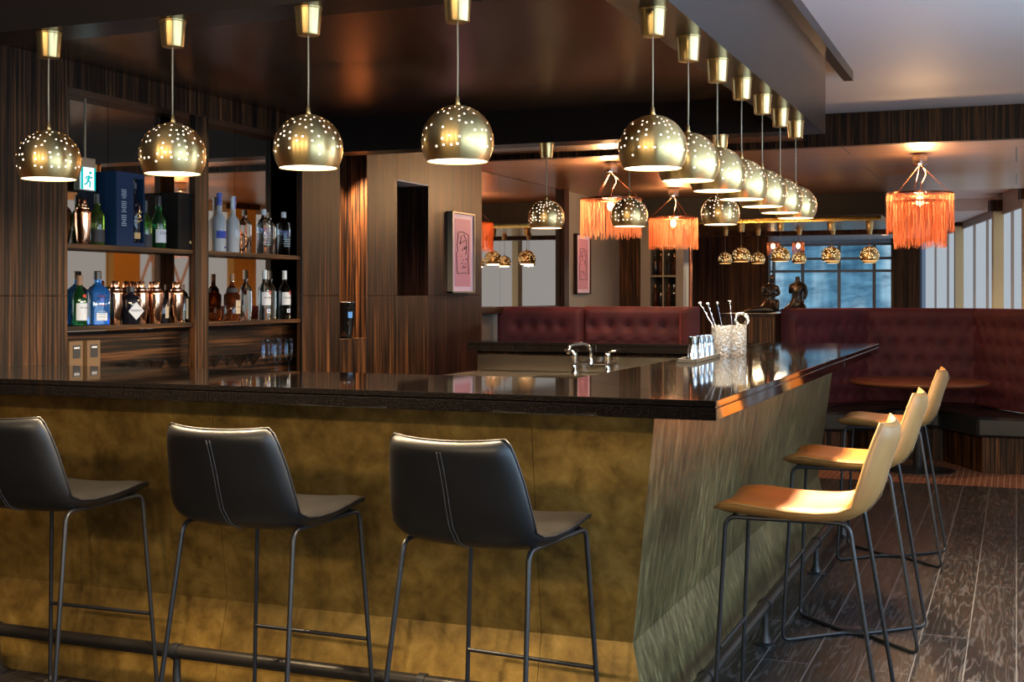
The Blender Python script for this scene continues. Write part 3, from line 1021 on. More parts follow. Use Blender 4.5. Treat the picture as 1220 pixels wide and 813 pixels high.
# ------------------------------------------------------------------ back bar shelving
ub = empty('back_bar_shelving', (-4.15, 5.6, 0), 0, 'ebony back bar shelving with two mirrored bays on the left wall', 'shelving')
def lu(bm, x0, x1, y0, y1, z0, z1, bv=0.0015): return box(bm, x0+4.15, x1+4.15, y0-5.6, y1-5.6, z0, z1, bv)
BAYS = ((4.59, 5.55), (5.67, 6.62))
link('post', lu(B(), -4.04, -4.0, 5.55, 5.67, 0.97, 2.41), M['ebony'], ub)
link('worktop', lu(B(), -4.36, -3.78, 4.595, 6.615, 0.93, 0.97), M['granite'], ub)
link('base_cabinet', lu(B(), -4.36, -3.82, 4.595, 6.615, 0.0, 0.93), M['ebony'], ub)
for y0, y1 in BAYS:
    link('back_panel', lu(B(), -4.36, -4.13, y0, 5.668 if y0 < 5 else 6.95, 0.97, 1.289), M['ebony_h'], ub)
    for (ya, yb) in ((y0, y0+0.43), (y0+0.433, 6.95 if y0 > 5 else 5.668)):
        link('mirror_panel', lu(B(), -4.36, -4.13, ya, yb, 1.29, 2.41, 0), M['mirror'], ub)
    for z in (1.32, 1.70):
        # shelf with a gently bowed front edge
        bm = B()
        n = 10
        poly = [(-4.128+4.15, y0-5.6), ] + [(-4.012+0.018*math.sin(PI*i/n)+4.15, y0+(y1-y0)*i/n-5.6) for i in range(n+1)] + [(-4.128+4.15, y1-5.6)]
        prism(bm, poly, z-0.022, z, 0.001)
        link('shelf', bm, M['ebony_h'], ub)

# far right mirror on the side wall and its ledge
mr = empty('wall_mirror', (-4.4, 10.85, 1.3), 0, 'tall bronze tinted wall mirror behind the left booth beside the wooden pillar', 'mirror')
link('mirror_panel', box(B(), 0.0, 0.02, -1.46, -0.16, 0.06, 1.255), M['mirror'], mr)
link('mirror_panel', box(B(), 0.0, 0.02, -0.157, 1.47, 0.06, 1.255), M['mirror'], mr)
link('ledge', box(B(), 0.0, 0.12, -1.46, 1.47, 0.0, 0.05, 0.003), M['ebony_red'], mr)

# ------------------------------------------------------------------ bottles
def bottle(name, label, prof, mat, cap_mat, cap, group=None, cat='bottle', n=22, liquid=None):
    """prof: outer profile from base to lip; cap: profile of the stopper"""
    o = empty(name, (0, 0, 0), 0, label, cat, group)
    bm = B(); lathe(bm, [(0.0, 0.004)] + prof + [(0.0, prof[-1][1])], n, cap=False)
    bmesh.ops.recalc_face_normals(bm, faces=bm.faces)
    link('glass_body', bm, mat, o, smooth=True, autosmooth=50)
    bm = B(); lathe(bm, [(0.0, cap[0][1])] + cap + [(0.0, cap[-1][1])], 16, cap=False)
    bmesh.ops.recalc_face_normals(bm, faces=bm.faces)
    link('cap', bm, cap_mat, o, smooth=True, autosmooth=40)
    return o
def label_band(o, r, z0, z1, mat, a=0.0, half=1.0, name='label'):
    bm = B()
    lathe(bm, [(r-0.002, z0), (r+0.0006, z0), (r+0.0006, z1), (r-0.002, z1)], 14, cap=False, a0=a-half, a1=a+half)
    bmesh.ops.recalc_face_normals(bm, faces=bm.faces)
    return link(name, bm, mat, o, smooth=True, autosmooth=30)
def on_bottle(o, body, size, mat, r, z, a=0.0, name='lettering', spacing=0.62):
    """letters set one by one round the body, centred at angle a"""
    parts = []
    step = size*spacing/r
    a0 = a - step*(len(body)-1)/2
    grp = None
    bm = B()
    for i, ch in enumerate(body):
        if ch == ' ': continue
        t = text('t', ch, size, mat, None, (0, 0, 0), (0, 0, 0), 0.0003)
        me = t.data
        aa = a0 + step*i
        mx = Matrix.Translation((r*math.cos(aa), r*math.sin(aa), z)) @ Matrix.Rotation(aa, 4, 'Z') @ Matrix.Rotation(PI/2, 4, 'Z') @ Matrix.Rotation(PI/2, 4, 'X')
        me.transform(mx)
        bm.from_mesh(me)
        bpy.data.objects.remove(t); bpy.data.meshes.remove(me)
    return link(name, bm, mat, o)
def card(o, name, mat, loc, w, h, a=0.0, d=0.0012, diamond=False):
    bm = B(); box(bm, -d/2, d/2, -w/2, w/2, -h/2, h/2)
    if diamond:
        bmesh.ops.rotate(bm, verts=bm.verts, cent=(0, 0, 0), matrix=Matrix.Rotation(PI/4, 3, 'X'))
    return link(name, bm, mat, o, loc=loc, rot=(0, 0, a))

UP, LO = 1.70, 1.32
SX = -4.072
LA = -0.30          # labels turned slightly towards the room

# copper shakers
def shaker(label):
    o = empty('cocktail_shaker', (0, 0, 0), 0, label, 'shaker', 'copper shakers on the back bar')
    bm = B(); lathe(bm, [(0.0, 0), (0.026, 0), (0.027, 0.004), (0.038, 0.088), (0.0385, 0.148), (0.0, 0.148)], 28, cap=False)
    bmesh.ops.recalc_face_normals(bm, faces=bm.faces)
    link('cup', bm, M['copper'], o, smooth=True, autosmooth=30)
    bm = B(); lathe(bm, [(0.0, 0.148), (0.039, 0.149), (0.039, 0.155), (0.034, 0.166), (0.031, 0.168), (0.031, 0.172), (0.02, 0.182), (0.0, 0.182)], 28, cap=False)
    bmesh.ops.recalc_face_normals(bm, faces=bm.faces)
    link('strainer_top', bm, M['copper'], o, smooth=True, autosmooth=30)
    bm = B(); lathe(bm, [(0.0195, 0.180), (0.0195, 0.205), (0.016, 0.213), (0.0, 0.215)], 22, cap=False)
    bmesh.ops.recalc_face_normals(bm, faces=bm.faces)
    link('lid', bm, M['copper'], o, smooth=True, autosmooth=30)
    return o
sk = shaker('copper cocktail shaker at the left end of the upper shelf'); sk.location = (SX, 4.775, UP)
for (x, y, l) in ((-4.086, 5.02, 'copper cocktail shaker partly hidden behind the dark gin bottle on the lower shelf'),
                  (-4.086, 5.215, 'copper cocktail shaker left of a touching pair on the lower shelf'),
                  (-4.060, 5.297, 'copper cocktail shaker right of a touching pair on the lower shelf'),
                  (-4.055, 5.462, 'copper cocktail shaker standing alone beside the pale bottle on the lower shelf')):
    dup(sk, (x, y, LO), None, l)

# upper shelf, left bay
b = bottle('lime_green_bottle', 'lime green bottle with dark capsule beside the blue gift box', [(0.033, 0), (0.035, 0.004), (0.035, 0.135), (0.030, 0.155), (0.014, 0.175), (0.0135, 0.21)], M['g_lime'], M['cap_black'], [(0.0145, 0.20), (0.0145, 0.245)])
label_band(b, 0.035, 0.015, 0.075, M['ink'], LA, 1.2)
b.location = (SX, 4.875, UP)
g = empty('gift_box', (SX, 5.045, UP), 0, 'tall navy blue gift box with a window showing a dark bottle', 'box')
link('carton', box(B(), -0.055, 0.0, -0.105, 0.105, 0, 0.36, 0.002), M['box_blue'], g)
bm = B()
for (a, c, z0, z1) in ((-0.105, 0.022, 0, 0.36), (0.098, 0.105, 0, 0.36), (0.022, 0.098, 0, 0.02), (0.022, 0.098, 0.335, 0.36)): box(bm, 0.0, 0.06, a, c, z0, z1)
link('front_panel', bm, M['box_blue'], g)
link('window_backing', box(B(), 0.0, 0.004, 0.022, 0.098, 0.02, 0.335), M['ink_gold'], g)
for i in range(19):
    if i in (5, 12): continue
    w_ = 0.036 if i % 6 != 4 else 0.022
    link('printed_line', box(B(), 0.0595, 0.0605, -0.05-w_/2, -0.05+w_/2, 0.27-i*0.0095, 0.2745-i*0.0095), M['ink_pale'], g)
bb = bottle('boxed_whisky_bottle', 'dark square bottle with slanted gold label inside the blue gift box', [(0.027, 0), (0.029, 0.004), (0.029, 0.18), (0.024, 0.205), (0.012, 0.225), (0.012, 0.27)], M['g_dark'], M['cap_black'], [(0.0125, 0.265), (0.0125, 0.295)])
label_band(bb, 0.029, 0.02, 0.05, M['ink_gold'], 0, 0.9)
for z in (0.105, 0.145):
    c_ = card(bb, 'label_stripe', M['ink_gold'], (0.0292, 0, z), 0.05, 0.004); c_.rotation_euler = (math.radians(22), 0, 0)
t_ = text('lettering', 'Walker', 0.014, M['ink_gold'], bb, (0.0298, 0, 0.125), (PI/2+0.0, math.radians(-22), PI/2))
bb.location = (SX+0.033, 5.105, UP+0.0205)
GP = [(0.034, 0), (0.037, 0.004), (0.037, 0.135), (0.034, 0.155), (0.016, 0.185), (0.0145, 0.20), (0.0145, 0.235)]
b = bottle('green_whisky_bottle', 'dark green bottle with a white label in the middle of the upper shelf', GP, M['g_green'], M['cap_black'], [(0.0155, 0.215), (0.0155, 0.268), (0.015, 0.27)])
label_band(b, 0.037, 0.03, 0.098, M['paper_white'], LA, 1.0)
on_bottle(b, 'Glen', 0.020, M['ink'], 0.038, 0.078, LA+0.25)
b.location = (-4.065, 5.33, UP)
b = bottle('olive_bottle', 'olive glowing bottle half hidden behind the green one', [(0.033, 0), (0.035, 0.004), (0.035, 0.12), (0.03, 0.145), (0.014, 0.17), (0.0135, 0.215)], M['g_lime'], M['cap_black'], [(0.0145, 0.18), (0.0145, 0.24)])
label_band(b, 0.035, 0.0, 0.07, M['ink'], LA, 1.3)
b.location = (-4.09, 5.255, UP)
g = empty('black_carton', (SX, 5.50, UP), 0, 'tall plain black presentation box on the upper shelf', 'box')
link('box_body', box(B(), -0.052, 0.052, -0.066, 0.066, 0, 0.27, 0.003), M['box_black'], g)
link('box_lid', box(B(), -0.054, 0.054, -0.068, 0.068, 0.255, 0.295, 0.004), M['box_black'], g)
link('seal', lathe(B(), [(0.0, 0), (0.008, 0), (0.008, 0.001), (0.0, 0.001)], 16, cap=False), M['ink_gold'], g, loc=(0.0525, 0.035, 0.04), rot=(0, PI/2, 0))

# upper shelf, right bay
FP = [(0.034, 0), (0.036, 0.006), (0.037, 0.16), (0.033, 0.185), (0.017, 0.205), (0.0145, 0.22), (0.0145, 0.30)]
b = bottle('frosted_vodka_bottle', 'frosted bottle with tall royal blue cap at the left of the right bay', FP, M['g_frost'], M['cap_blue'], [(0.0155, 0.255), (0.016, 0.325)])
label_band(b, 0.0372, 0.075, 0.115, M['ink_blue'], LA, 1.1, 'printed_scene')
label_band(b, 0.0372, 0.02, 0.03, M['ink_blue'], LA+0.4, 0.25, 'printed_mark')
b.location = (-4.065, 5.86, UP)
b = bottle('frosted_spirit_bottle', 'frosted clear bottle with white and blue cap next to the blue capped one', FP, M['g_frost'], M['cap_white'], [(0.0155, 0.245), (0.016, 0.315)])
c_ = label_band(b, 0.016, 0.245, 0.31, M['cap_blue'], LA+0.5, 0.6, 'cap_stripe')
label_band(b, 0.0372, 0.085, 0.13, M['paper_white'], LA+0.3, 0.6)
b.location = (-4.072, 6.00, UP)
AP = [(0.036, 0), (0.039, 0.005), (0.0395, 0.165), (0.036, 0.19), (0.018, 0.208), (0.0145, 0.214), (0.0145, 0.245)]
def abs_bottle(label):
    b = bottle('clear_vodka_bottle', label, AP, M['g_clear'], M['cap_white'], [(0.0155, 0.228), (0.0155, 0.262)], 'clear vodka bottles')
    on_bottle(b, 'ABSOLUT', 0.019, M['ink_blue'], 0.0402, 0.142, LA, spacing=0.70)
    on_bottle(b, 'VODKA', 0.019, M['ink_blue'], 0.0402, 0.121, LA, spacing=0.70)
    for k in range(4):
        label_band(b, 0.0396, 0.095-k*0.014, 0.101-k*0.014, M['ink_pale'], LA, 0.7-0.08*(k % 2), 'printed_line')
    return b
b = abs_bottle('clear squat shouldered bottle with blue lettering, left of the two alike'); b.location = (-4.065, 6.30, UP)
dup(b, (-4.08, 6.54, UP), None, 'clear squat shouldered bottle with blue lettering at the right end of the upper shelf')

# lower shelf, left bay
b = bottle('green_gin_bottle', 'green bottle with white label and red seal at the left end of the lower shelf', [(0.032, 0), (0.034, 0.004), (0.034, 0.12), (0.028, 0.15), (0.014, 0.172), (0.0135, 0.20)], M['g_green'], M['cap_cork'], [(0.0145, 0.19), (0.0145, 0.235)])
label_band(b, 0.034, 0.025, 0.105, M['paper_white'], LA, 1.0)
on_bottle(b, 'Gordon', 0.012, M['ink'], 0.0348, 0.085, LA+0.2)
label_band(b, 0.0305, 0.128, 0.146, M['ink_red'], LA+0.3, 0.35, 'seal')
b.location = (-4.07, 4.75, LO)
g = empty('blue_gin_bottle', (-4.07, 4.875, LO), -0.35, 'square shouldered bright blue gin bottle with white front label', 'bottle')
bm = B()
lv = [(0.0, 0.042), (0.004, 0.046), (0.155, 0.048), (0.168, 0.044), (0.19, 0.022), (0.198, 0.016), (0.225, 0.0155)]
rings = []
for z, w_ in lv:
    r_ = min(w_, 0.014)*0.9
    ring = []
    for q in range(4):
        cx = (w_-r_)*(1 if q in (0, 3) else -1)*0.8; cy = (w_-r_)*(1 if q in (0, 1) else -1)
        for k in range(4):
            a = q*PI/2 + k*PI/6
            ring.append(bm.verts.new((cx+r_*math.cos(a), cy+r_*math.sin(a), z)))
    rings.append(ring)
for a, c in zip(rings[:-1], rings[1:]):
    for i in range(16): bm.faces.new((a[i], a[(i+1) % 16], c[(i+1) % 16], c[i]))
bm.faces.new(list(reversed(rings[0]))); bm.faces.new(rings[-1])
link('glass_body', bm, M['g_blue'], g, smooth=True, autosmooth=35)
link('cap', lathe(B(), [(0.018, 0.218), (0.018, 0.255), (0.015, 0.258)], 16), M['cap_black'], g, smooth=True, autosmooth=40)
card(g, 'label', M['paper_white'], (0.0393, 0, 0.085), 0.056, 0.125)
for k in range(3):
    card(g, 'printed_line', M['ink_pale'], (0.0402, 0, 0.066-k*0.013), 0.036, 0.004)
link('medallion', lathe(B(), [(0.0, 0), (0.012, 0), (0.012, 0.001), (0.0, 0.001)], 20, cap=False), M['cap_blue'], g, loc=(0.0398, 0, 0.118), rot=(0, PI/2, 0))
text('lettering', 'BOMBAY', 0.010, M['ink_red'], g, (0.0405, 0, 0.138), FACE_X)
text('lettering', 'SAPPHIRE', 0.008, M['ink_red'], g, (0.0405, 0, 0.096), FACE_X)
HP = [(0.041, 0), (0.044, 0.004), (0.045, 0.120), (0.040, 0.135), (0.019, 0.146), (0.017, 0.15), (0.017, 0.17)]
g = bottle('apothecary_gin_bottle', 'squat near-black gin bottle with a white diamond label', HP, M['g_dark'], M['cap_black'], [(0.020, 0.160), (0.021, 0.185)])
card(g, 'diamond_label', M['paper_white'], (0.0455*math.cos(LA), 0.0455*math.sin(LA), 0.065), 0.062, 0.062, LA, 0.002, True)
text('lettering', "HENDRICK'S", 0.011, M['ink'], g, (0.0470*math.cos(LA), 0.0470*math.sin(LA), 0.067), (PI/2, 0, PI/2+LA))
g.location = (-4.055, 5.10, LO)
g = bottle('dark_gin_bottle', 'smaller dark bottle with brown label between the shakers', [(0.034, 0), (0.036, 0.004), (0.036, 0.105), (0.03, 0.118), (0.014, 0.126), (0.014, 0.14)], M['g_dark'], M['cap_black'], [(0.016, 0.134), (0.016, 0.155)])
label_band(g, 0.036, 0.025, 0.085, M['paper_cream'], 0.1, 0.5)
g.location = (-4.088, 5.385, LO)
g = bottle('pale_gin_bottle', 'pale blue clear bottle with brown label at the right end of the left bay', [(0.036, 0), (0.038, 0.004), (0.038, 0.13), (0.028, 0.155), (0.014, 0.17), (0.014, 0.18)], M['g_ice'], M['cap_cork'], [(0.016, 0.172), (0.016, 0.20)])
label_band(g, 0.038, 0.02, 0.125, M['paper_cream'], 0.25, 0.55)
g.location = (-4.14, 5.5, LO)
g.location.y = 5.55; g.location.x = -4.085

# lower shelf, right bay
g = bottle('bourbon_bottle', 'amber whiskey bottle with black neck band on the lower shelf', [(0.044, 0), (0.046, 0.005), (0.045, 0.145), (0.034, 0.155), (0.030, 0.178), (0.013, 0.20), (0.0125, 0.225)], M['g_amber'], M['cap_cork'], [(0.0135, 0.222), (0.0135, 0.262)])
label_band(g, 0.0345, 0.158, 0.182, M['ink'], LA, 1.6, 'neck_band')
on_bottle(g, 'BOURBON', 0.008, M['ink_gold'], 0.0352, 0.170, LA, spacing=0.8) if False else None
label_band(g, 0.0458, 0.04, 0.115, M['paper_cream'], LA+0.35, 0.55)
on_bottle(g, 'Maker', 0.010, M['ink'], 0.0466, 0.078, LA+0.35)
g.location = (-4.068, 5.985, LO)
def rum(label):
    g = bottle('white_rum_bottle', label, [(0.034, 0), (0.036, 0.005), (0.036, 0.165), (0.034, 0.185), (0.016, 0.212), (0.0135, 0.22), (0.0135, 0.25)], M['g_ice'], M['cap_white'], [(0.0145, 0.238), (0.0145, 0.29)], 'white rum bottles')
    label_band(g, 0.036, 0.085, 0.160, M['paper_white'], LA, 1.15)
    on_bottle(g, 'BACARDI', 0.0145, M['ink'], 0.0369, 0.128, LA+0.1, spacing=0.66)
    label_band(g, 0.0365, 0.148, 0.168, M['ink_red'], LA+0.45, 0.28, 'round_badge')
    card(g, 'small_label', M['paper_white'], (0.0365*math.cos(LA), 0.0365*math.sin(LA), 0.05), 0.024, 0.022, LA)
    card(g, 'label_mark', M['ink_blue'], (0.0375*math.cos(LA), 0.0375*math.sin(LA), 0.05), 0.010, 0.010, LA)
    return g
g = rum('clear rum bottle with white cap and label, left of the two alike'); g.location = (-4.065, 6.31, LO)
dup(g, (-4.08, 6.55, LO), None, 'clear rum bottle with white cap and label at the right end of the lower shelf')

# power sockets and a little box below the lower shelf
for y, l in ((4.70, 'small brown carton at the far left under the lower shelf'), (4.82, 'small brown carton under the blue gin bottle, below the shelf')):
    g = empty('small_carton', (-4.085, y, 1.10), 0, l, 'box', 'small brown cartons')
    link('box_body', box(B(), -0.04, 0.04, -0.045, 0.045, 0.0, 0.15, 0.002), M['box_brown'], g)
    card(g, 'label', M['ink'], (0.0412, 0.0, 0.10), 0.05, 0.06)
    card(g, 'label_line', M['paper_white'], (0.042, 0.0, 0.118), 0.036, 0.008)
st_ = empty('stacking_crate', (-4.085, 4.77, 0.97), 0, 'dark low crate below the small cartons', 'crate')
link('crate_body', box(B(), -0.042, 0.06, -0.13, 0.13, 0.0, 0.13, 0.004), M['ebony_h'], st_)

# glasses on the back bar worktop
def martini(label):
    o = empty('martini_glass', (0, 0, 0), 0, label, 'glass', 'martini glasses on the back bar')
    bm = B(); lathe(bm, [(0.004, 0.100), (0.052, 0.165), (0.0505, 0.165), (0.003, 0.1015), (0.0, 0.1012)], 24, cap=False)
    bmesh.ops.recalc_face_normals(bm, faces=bm.faces)
    link('bowl', bm, M['g_thin'], o, smooth=True, autosmooth=60)
    bm = B(); lathe(bm, [(0.0, 0), (0.036, 0), (0.036, 0.002), (0.006, 0.006), (0.004, 0.012), (0.004, 0.101), (0.0, 0.101)], 20, cap=False)
    bmesh.ops.recalc_face_normals(bm, faces=bm.faces)
    link('stem', bm, M['g_thin'], o, smooth=True, autosmooth=60)
    return o
mp_ = [(-4.05, 5.00, 'first from the left under the left bay'), (-4.07, 5.11, 'second from the left under the left bay'), (-3.96, 5.17, 'third from the left under the left bay'), (-4.07, 5.23, 'fourth from the left under the left bay'), (-3.97, 5.33, 'rightmost under the left bay'),
       (-4.06, 5.80, 'leftmost under the right bay'), (-3.95, 5.88, 'second from the left under the right bay'), (-4.07, 5.94, 'third from the left under the right bay'), (-3.96, 6.03, 'fourth from the left under the right bay'), (-4.05, 6.10, 'nearest to the tall flutes under the right bay')]
m0 = None
for x, y, l in mp_:
    lab = 'clear martini glass, ' + l
    if m0 is None:
        m0 = martini(lab); m0.location = (x, y, 0.97)
    else:
        dup(m0, (x, y, 0.97), None, lab)
fl = empty('champagne_flute', (0, 0, 0), 0, 'tall clear champagne flute, leftmost of four', 'glass', 'champagne flutes on the back bar')
bm = B(); lathe(bm, [(0.004, 0.095), (0.020, 0.115), (0.0255, 0.15), (0.024, 0.235), (0.023, 0.235), (0.0245, 0.15), (0.019, 0.117), (0.0, 0.098)], 20, cap=False)
bmesh.ops.recalc_face_normals(bm, faces=bm.faces)
link('bowl', bm, M['g_thin'], fl, smooth=True, autosmooth=60)
bm = B(); lathe(bm, [(0.0, 0), (0.030, 0), (0.030, 0.002), (0.006, 0.006), (0.0035, 0.012), (0.0035, 0.096), (0.0, 0.096)], 18, cap=False)
bmesh.ops.recalc_face_normals(bm, faces=bm.faces)
link('stem', bm, M['g_thin'], fl, smooth=True, autosmooth=60)
fl.location = (-4.05, 6.30, 0.97)
for x, y, l in ((-4.02, 6.375, 'second of four'), (-4.08, 6.45, 'third of four'), (-4.02, 6.50, 'rightmost of four')):
    dup(fl, (x, y, 0.97), None, 'tall clear champagne flute, ' + l)

# exit sign hanging in the left bay
g = empty('exit_sign', (-4.08, 4.80, 2.11), 0, 'small lit green exit sign with white running figure in the left bay', 'sign')
link('housing', box(B(), -0.02, 0.015, -0.055, 0.055, -0.155, 0.0, 0.002), M['frame_grey'], g)
link('lit_panel', box(B(), 0.015, 0.018, -0.050, 0.050, -0.150, -0.045), M['exit_white'], g)
bm = B()
V = lambda y, z: (0.0195, y, z)
tube(bm, [V(0.004, -0.085), V(-0.004, -0.105)], 0.006, 6)
tube(bm, [V(-0.004, -0.105), V(0.012, -0.115), V(0.008, -0.138)], 0.0038, 6)
tube(bm, [V(-0.004, -0.105), V(-0.012, -0.122), V(-0.028, -0.126)], 0.0038, 6)
tube(bm, [V(0.004, -0.085), V(0.018, -0.095), V(0.026, -0.088)], 0.003, 6)
tube(bm, [V(0.004, -0.085), V(-0.014, -0.090), V(-0.018, -0.102)], 0.003, 6)
lathe(bm, [(0.0, -0.007), (0.006, -0.004), (0.007, 0.0), (0.006, 0.004), (0.0, 0.007)], 10, V(0.012, -0.070), cap=False)
link('running_figure', bm, M['exit_green'], g)
bm = B()
box(bm, 0.0182, 0.0195, -0.050, -0.036, -0.150, -0.045); box(bm, 0.0182, 0.0195, 0.040, 0.050, -0.150, -0.045)
link('sign_border', bm, M['exit_green'], g)
link('hanger', box(B(), -0.005, 0.002, -0.004, 0.004, 0.0, 0.28), M['frame_grey'], g)

# niche: glossy black cooler and a downlight
g = empty('wine_cooler', (-4.08, 7.30, 1.18), 0, 'glossy black tapered cooler with a blue badge in the lit wall niche', 'cooler')
bm = B(); lathe(bm, [(0.0, 0), (0.042, 0), (0.046, 0.006), (0.050, 0.03), (0.068, 0.20), (0.074, 0.235), (0.070, 0.235), (0.062, 0.19), (0.045, 0.03), (0.0, 0.025)], 28, cap=False)
bmesh.ops.recalc_face_normals(bm, faces=bm.faces)
link('body', bm, NT('glossy_black_lacquer').set(base=(0.006, 0.006, 0.006), rough=0.06, spec=0.8).m, g, smooth=True, autosmooth=40)
bm = B(); tube(bm, [(0.07*math.cos(a*PI/12), 0.07*math.sin(a*PI/12), 0.236) for a in range(24)], 0.005, 6, closed=True)
link('rim', bm, M['chrome'], g, smooth=True)
card(g, 'badge', M['screen_badge'], (0.067*math.cos(-0.6), 0.067*math.sin(-0.6), 0.155), 0.034, 0.04, -0.6)
bm = B()
for z in (0.105, 0.195):
    c_ = (0.062+0.08*(z-0.1))
    tube(bm, [(c_*math.cos(-0.85)+0.002, c_*math.sin(-0.85)+0.012*math.cos(t*PI/6)*0.7, z+0.012*math.sin(t*PI/6)) for t in range(12)], 0.003, 6, closed=True)
link('emblem', bm, M['chrome'], g)
g.location = (-4.08, 7.30, 1.18); g.scale = (0.9, 0.9, 1.0)
spot_light('niche_light', (-4.04, 7.26, 2.40), (0, math.radians(-12), 0), 380, (1.0, 0.62, 0.34), 95, 0.02)

# framed prints
def picture(label, loc, w, h, seed, dk=False):
    o = empty('framed_print', loc, 0, label, 'picture', 'framed pink line drawings')
    t = 0.022
    bm = B()
    for (a, b_, c, d) in ((-w/2, w/2, -h/2, -h/2+t*0.6), (-w/2, w/2, h/2-t*0.6, h/2), (-w/2, -w/2+t*0.6, -h/2, h/2), (w/2-t*0.6, w/2, -h/2, h/2)):
        box(bm, 0.0, 0.045, a, b_, c, d, 0.001)
    link('frame', bm, M['ebony_red'] if dk else M['frame_grey'], o)
    link('mount', box(B(), 0.0, 0.030, -w/2+0.012, w/2-0.012, -h/2+0.012, h/2-0.012), M['mount'], o)
    link('print', box(B(), 0.030, 0.032, -w*0.34, w*0.34, -h*0.42, h*0.42), M['pink'], o)
    rnd = random.Random(seed)
    bm = B()
    def L(pts, r=0.003): tube(bm, [(0.0335, p[0]*w, p[1]*h) for p in pts], r, 5)
    L([(-0.26, -0.22), (-0.28, 0.0), (-0.22, 0.02), (-0.26, 0.1), (-0.2, 0.2), (-0.22, 0.24)])
    L([(-0.22, 0.25), (0.0, 0.26), (0.24, 0.23), (0.25, 0.1), (0.23, -0.1), (0.26, -0.26), (0.1, -0.25), (-0.24, -0.26), (-0.26, -0.22)])
    L([(-0.12, 0.1), (-0.08, 0.2), (0.05, 0.23), (0.15, 0.16), (0.16, 0.05), (0.12, -0.02)])
    L([(-0.16, 0.12), (-0.02, 0.13), (0.1, 0.16)])
    for k in range(16):
        x, y = rnd.uniform(-0.15, 0.18), rnd.uniform(-0.2, 0.08)
        L([(x, y), (x+rnd.uniform(-0.05, 0.07), y+rnd.uniform(-0.02, 0.03))])
    link('line_drawing', bm, M['ink'], o)
    return o
picture('framed pink line drawing with lilac mount on the reddish wooden pillar', (-4.0, 8.93, 1.79), 0.43, 0.62, 3)
picture('framed pink line drawing on the grey wall beyond the mirror', (-4.4, 13.05, 1.80), 0.48, 0.65, 5, True)

# far bottle niche in the next room
nc = empty('bottle_cabinet', (-3.865, 14.65, 0), 0, 'narrow open cabinet of bottles far back between grey posts', 'cabinet')
link('side_post', box(B(), -0.275, -0.155, -0.15, 0.15, 0, 2.56), M['grey_wall'], nc)
link('side_post', box(B(), 0.155, 0.245, -0.15, 0.15, 0, 2.56), M['grey_wall'], nc)
link('back_panel', box(B(), -0.155, 0.155, 0.12, 0.15, 0, 2.56), M['black_gap'], nc)
link('divider', box(B(), -0.008, 0.008, -0.15, 0.12, 0, 2.56), M['frame_grey'], nc)
for z in (1.33, 1.70, 2.06, 2.40): link('shelf', box(B(), -0.155, 0.155, -0.14, 0.12, z-0.02, z), M['frame_grey'], nc)
cp_ = empty('copper_pole', (-3.565, 14.62, 0), 0, 'slim vertical copper pole beside the far bottle cabinet', 'pole')
link('pole_shaft', lathe(B(), [(0.022, 0.02), (0.022, 2.55)], 14), M['copper_dark'], cp_, smooth=True, autosmooth=40)
link('foot_plate', lathe(B(), [(0.045, 0.0), (0.045, 0.02)], 14), M['copper_dark'], cp_)
sb = None
cols_ = [M['g_amber'], M['g_dark'], M['g_amber'], M['g_clear']]
protos_b = [bottle('cabinet_bottle', 'small bottle in the far cabinet', [(0.028, 0), (0.03, 0.004), (0.03, 0.15), (0.012, 0.19), (0.011, 0.24)], m_, c_, [(0.012, 0.23), (0.012, 0.26)], 'bottles in the far cabinet', n=12) for m_, c_ in zip(cols_, (M['cap_cork'], M['cap_black'], M['copper_dark'], M['cap_white']))]
pn = ['first', 'second', 'third', 'fourth']
k = 0
for zi, z in enumerate((1.33, 1.70, 2.06)):
    for j, dx in enumerate((-0.115, -0.048, 0.048, 0.115)):
        lab = 'tiny bottle in the far cabinet, %s from the left on the %s shelf' % (pn[j], ('lowest', 'middle', 'top')[zi])
        p = protos_b[(k+zi) % 4]
        if k < 4 and 'placed' not in p:
            p['placed'] = 1; p.location = (-3.865+dx, 14.58, z); p['label'] = lab
        else:
            q = dup(p, (-3.865+dx, 14.58, z), None, lab)
        k += 1
for o_ in list(SC.objects):
    if 'placed' in o_: del o_['placed']
spot_light('cabinet_light', (-3.865, 14.42, 2.36), (math.radians(14), 0, 0), 5, (1.0, 0.6, 0.3), 80, 0.02)

# ------------------------------------------------------------------ things on the counter
CT = 1.157
tr_ = empty('bar_tray', (-1.395, 5.90, CT), 0.045, 'long black rubber tray on the counter under the steel jiggers', 'tray')
link('tray_base', box(B(), -0.045, 0.045, -0.31, 0.31, 0, 0.008, 0.002), M['tray'], tr_)
bm = B()
for a in (-0.045, 0.039): box(bm, a, a+0.006, -0.31, 0.31, 0.008, 0.018, 0.001)
for a in (-0.31, 0.304): box(bm, -0.045, 0.045, a, a+0.006, 0.008, 0.018, 0.001)
link('tray_rim', bm, M['tray'], tr_)
jg = empty('jigger', (0, 0, 0), 0, 'double-ended steel jigger nearest the camera on the black tray', 'jigger', 'steel jiggers on the tray')
bm = B(); lathe(bm, [(0.030, 0.0), (0.024, 0.05), (0.0195, 0.068), (0.0, 0.068)], 24, cap=False); lathe(bm, [(0.0, 0.0), (0.030, 0.0)], 24, cap=False)
bmesh.ops.recalc_face_normals(bm, faces=bm.faces)
link('large_cup', bm, M['chrome'], jg, smooth=True, autosmooth=40)
bm = B(); lathe(bm, [(0.0, 0.068), (0.0195, 0.068), (0.0205, 0.074), (0.0225, 0.104), (0.0215, 0.104), (0.018, 0.075), (0.0, 0.074)], 24, cap=False)
bmesh.ops.recalc_face_normals(bm, faces=bm.faces)
link('small_cup', bm, M['chrome'], jg, smooth=True, autosmooth=40)
jg.location = (-1.400, 5.79, CT+0.008)
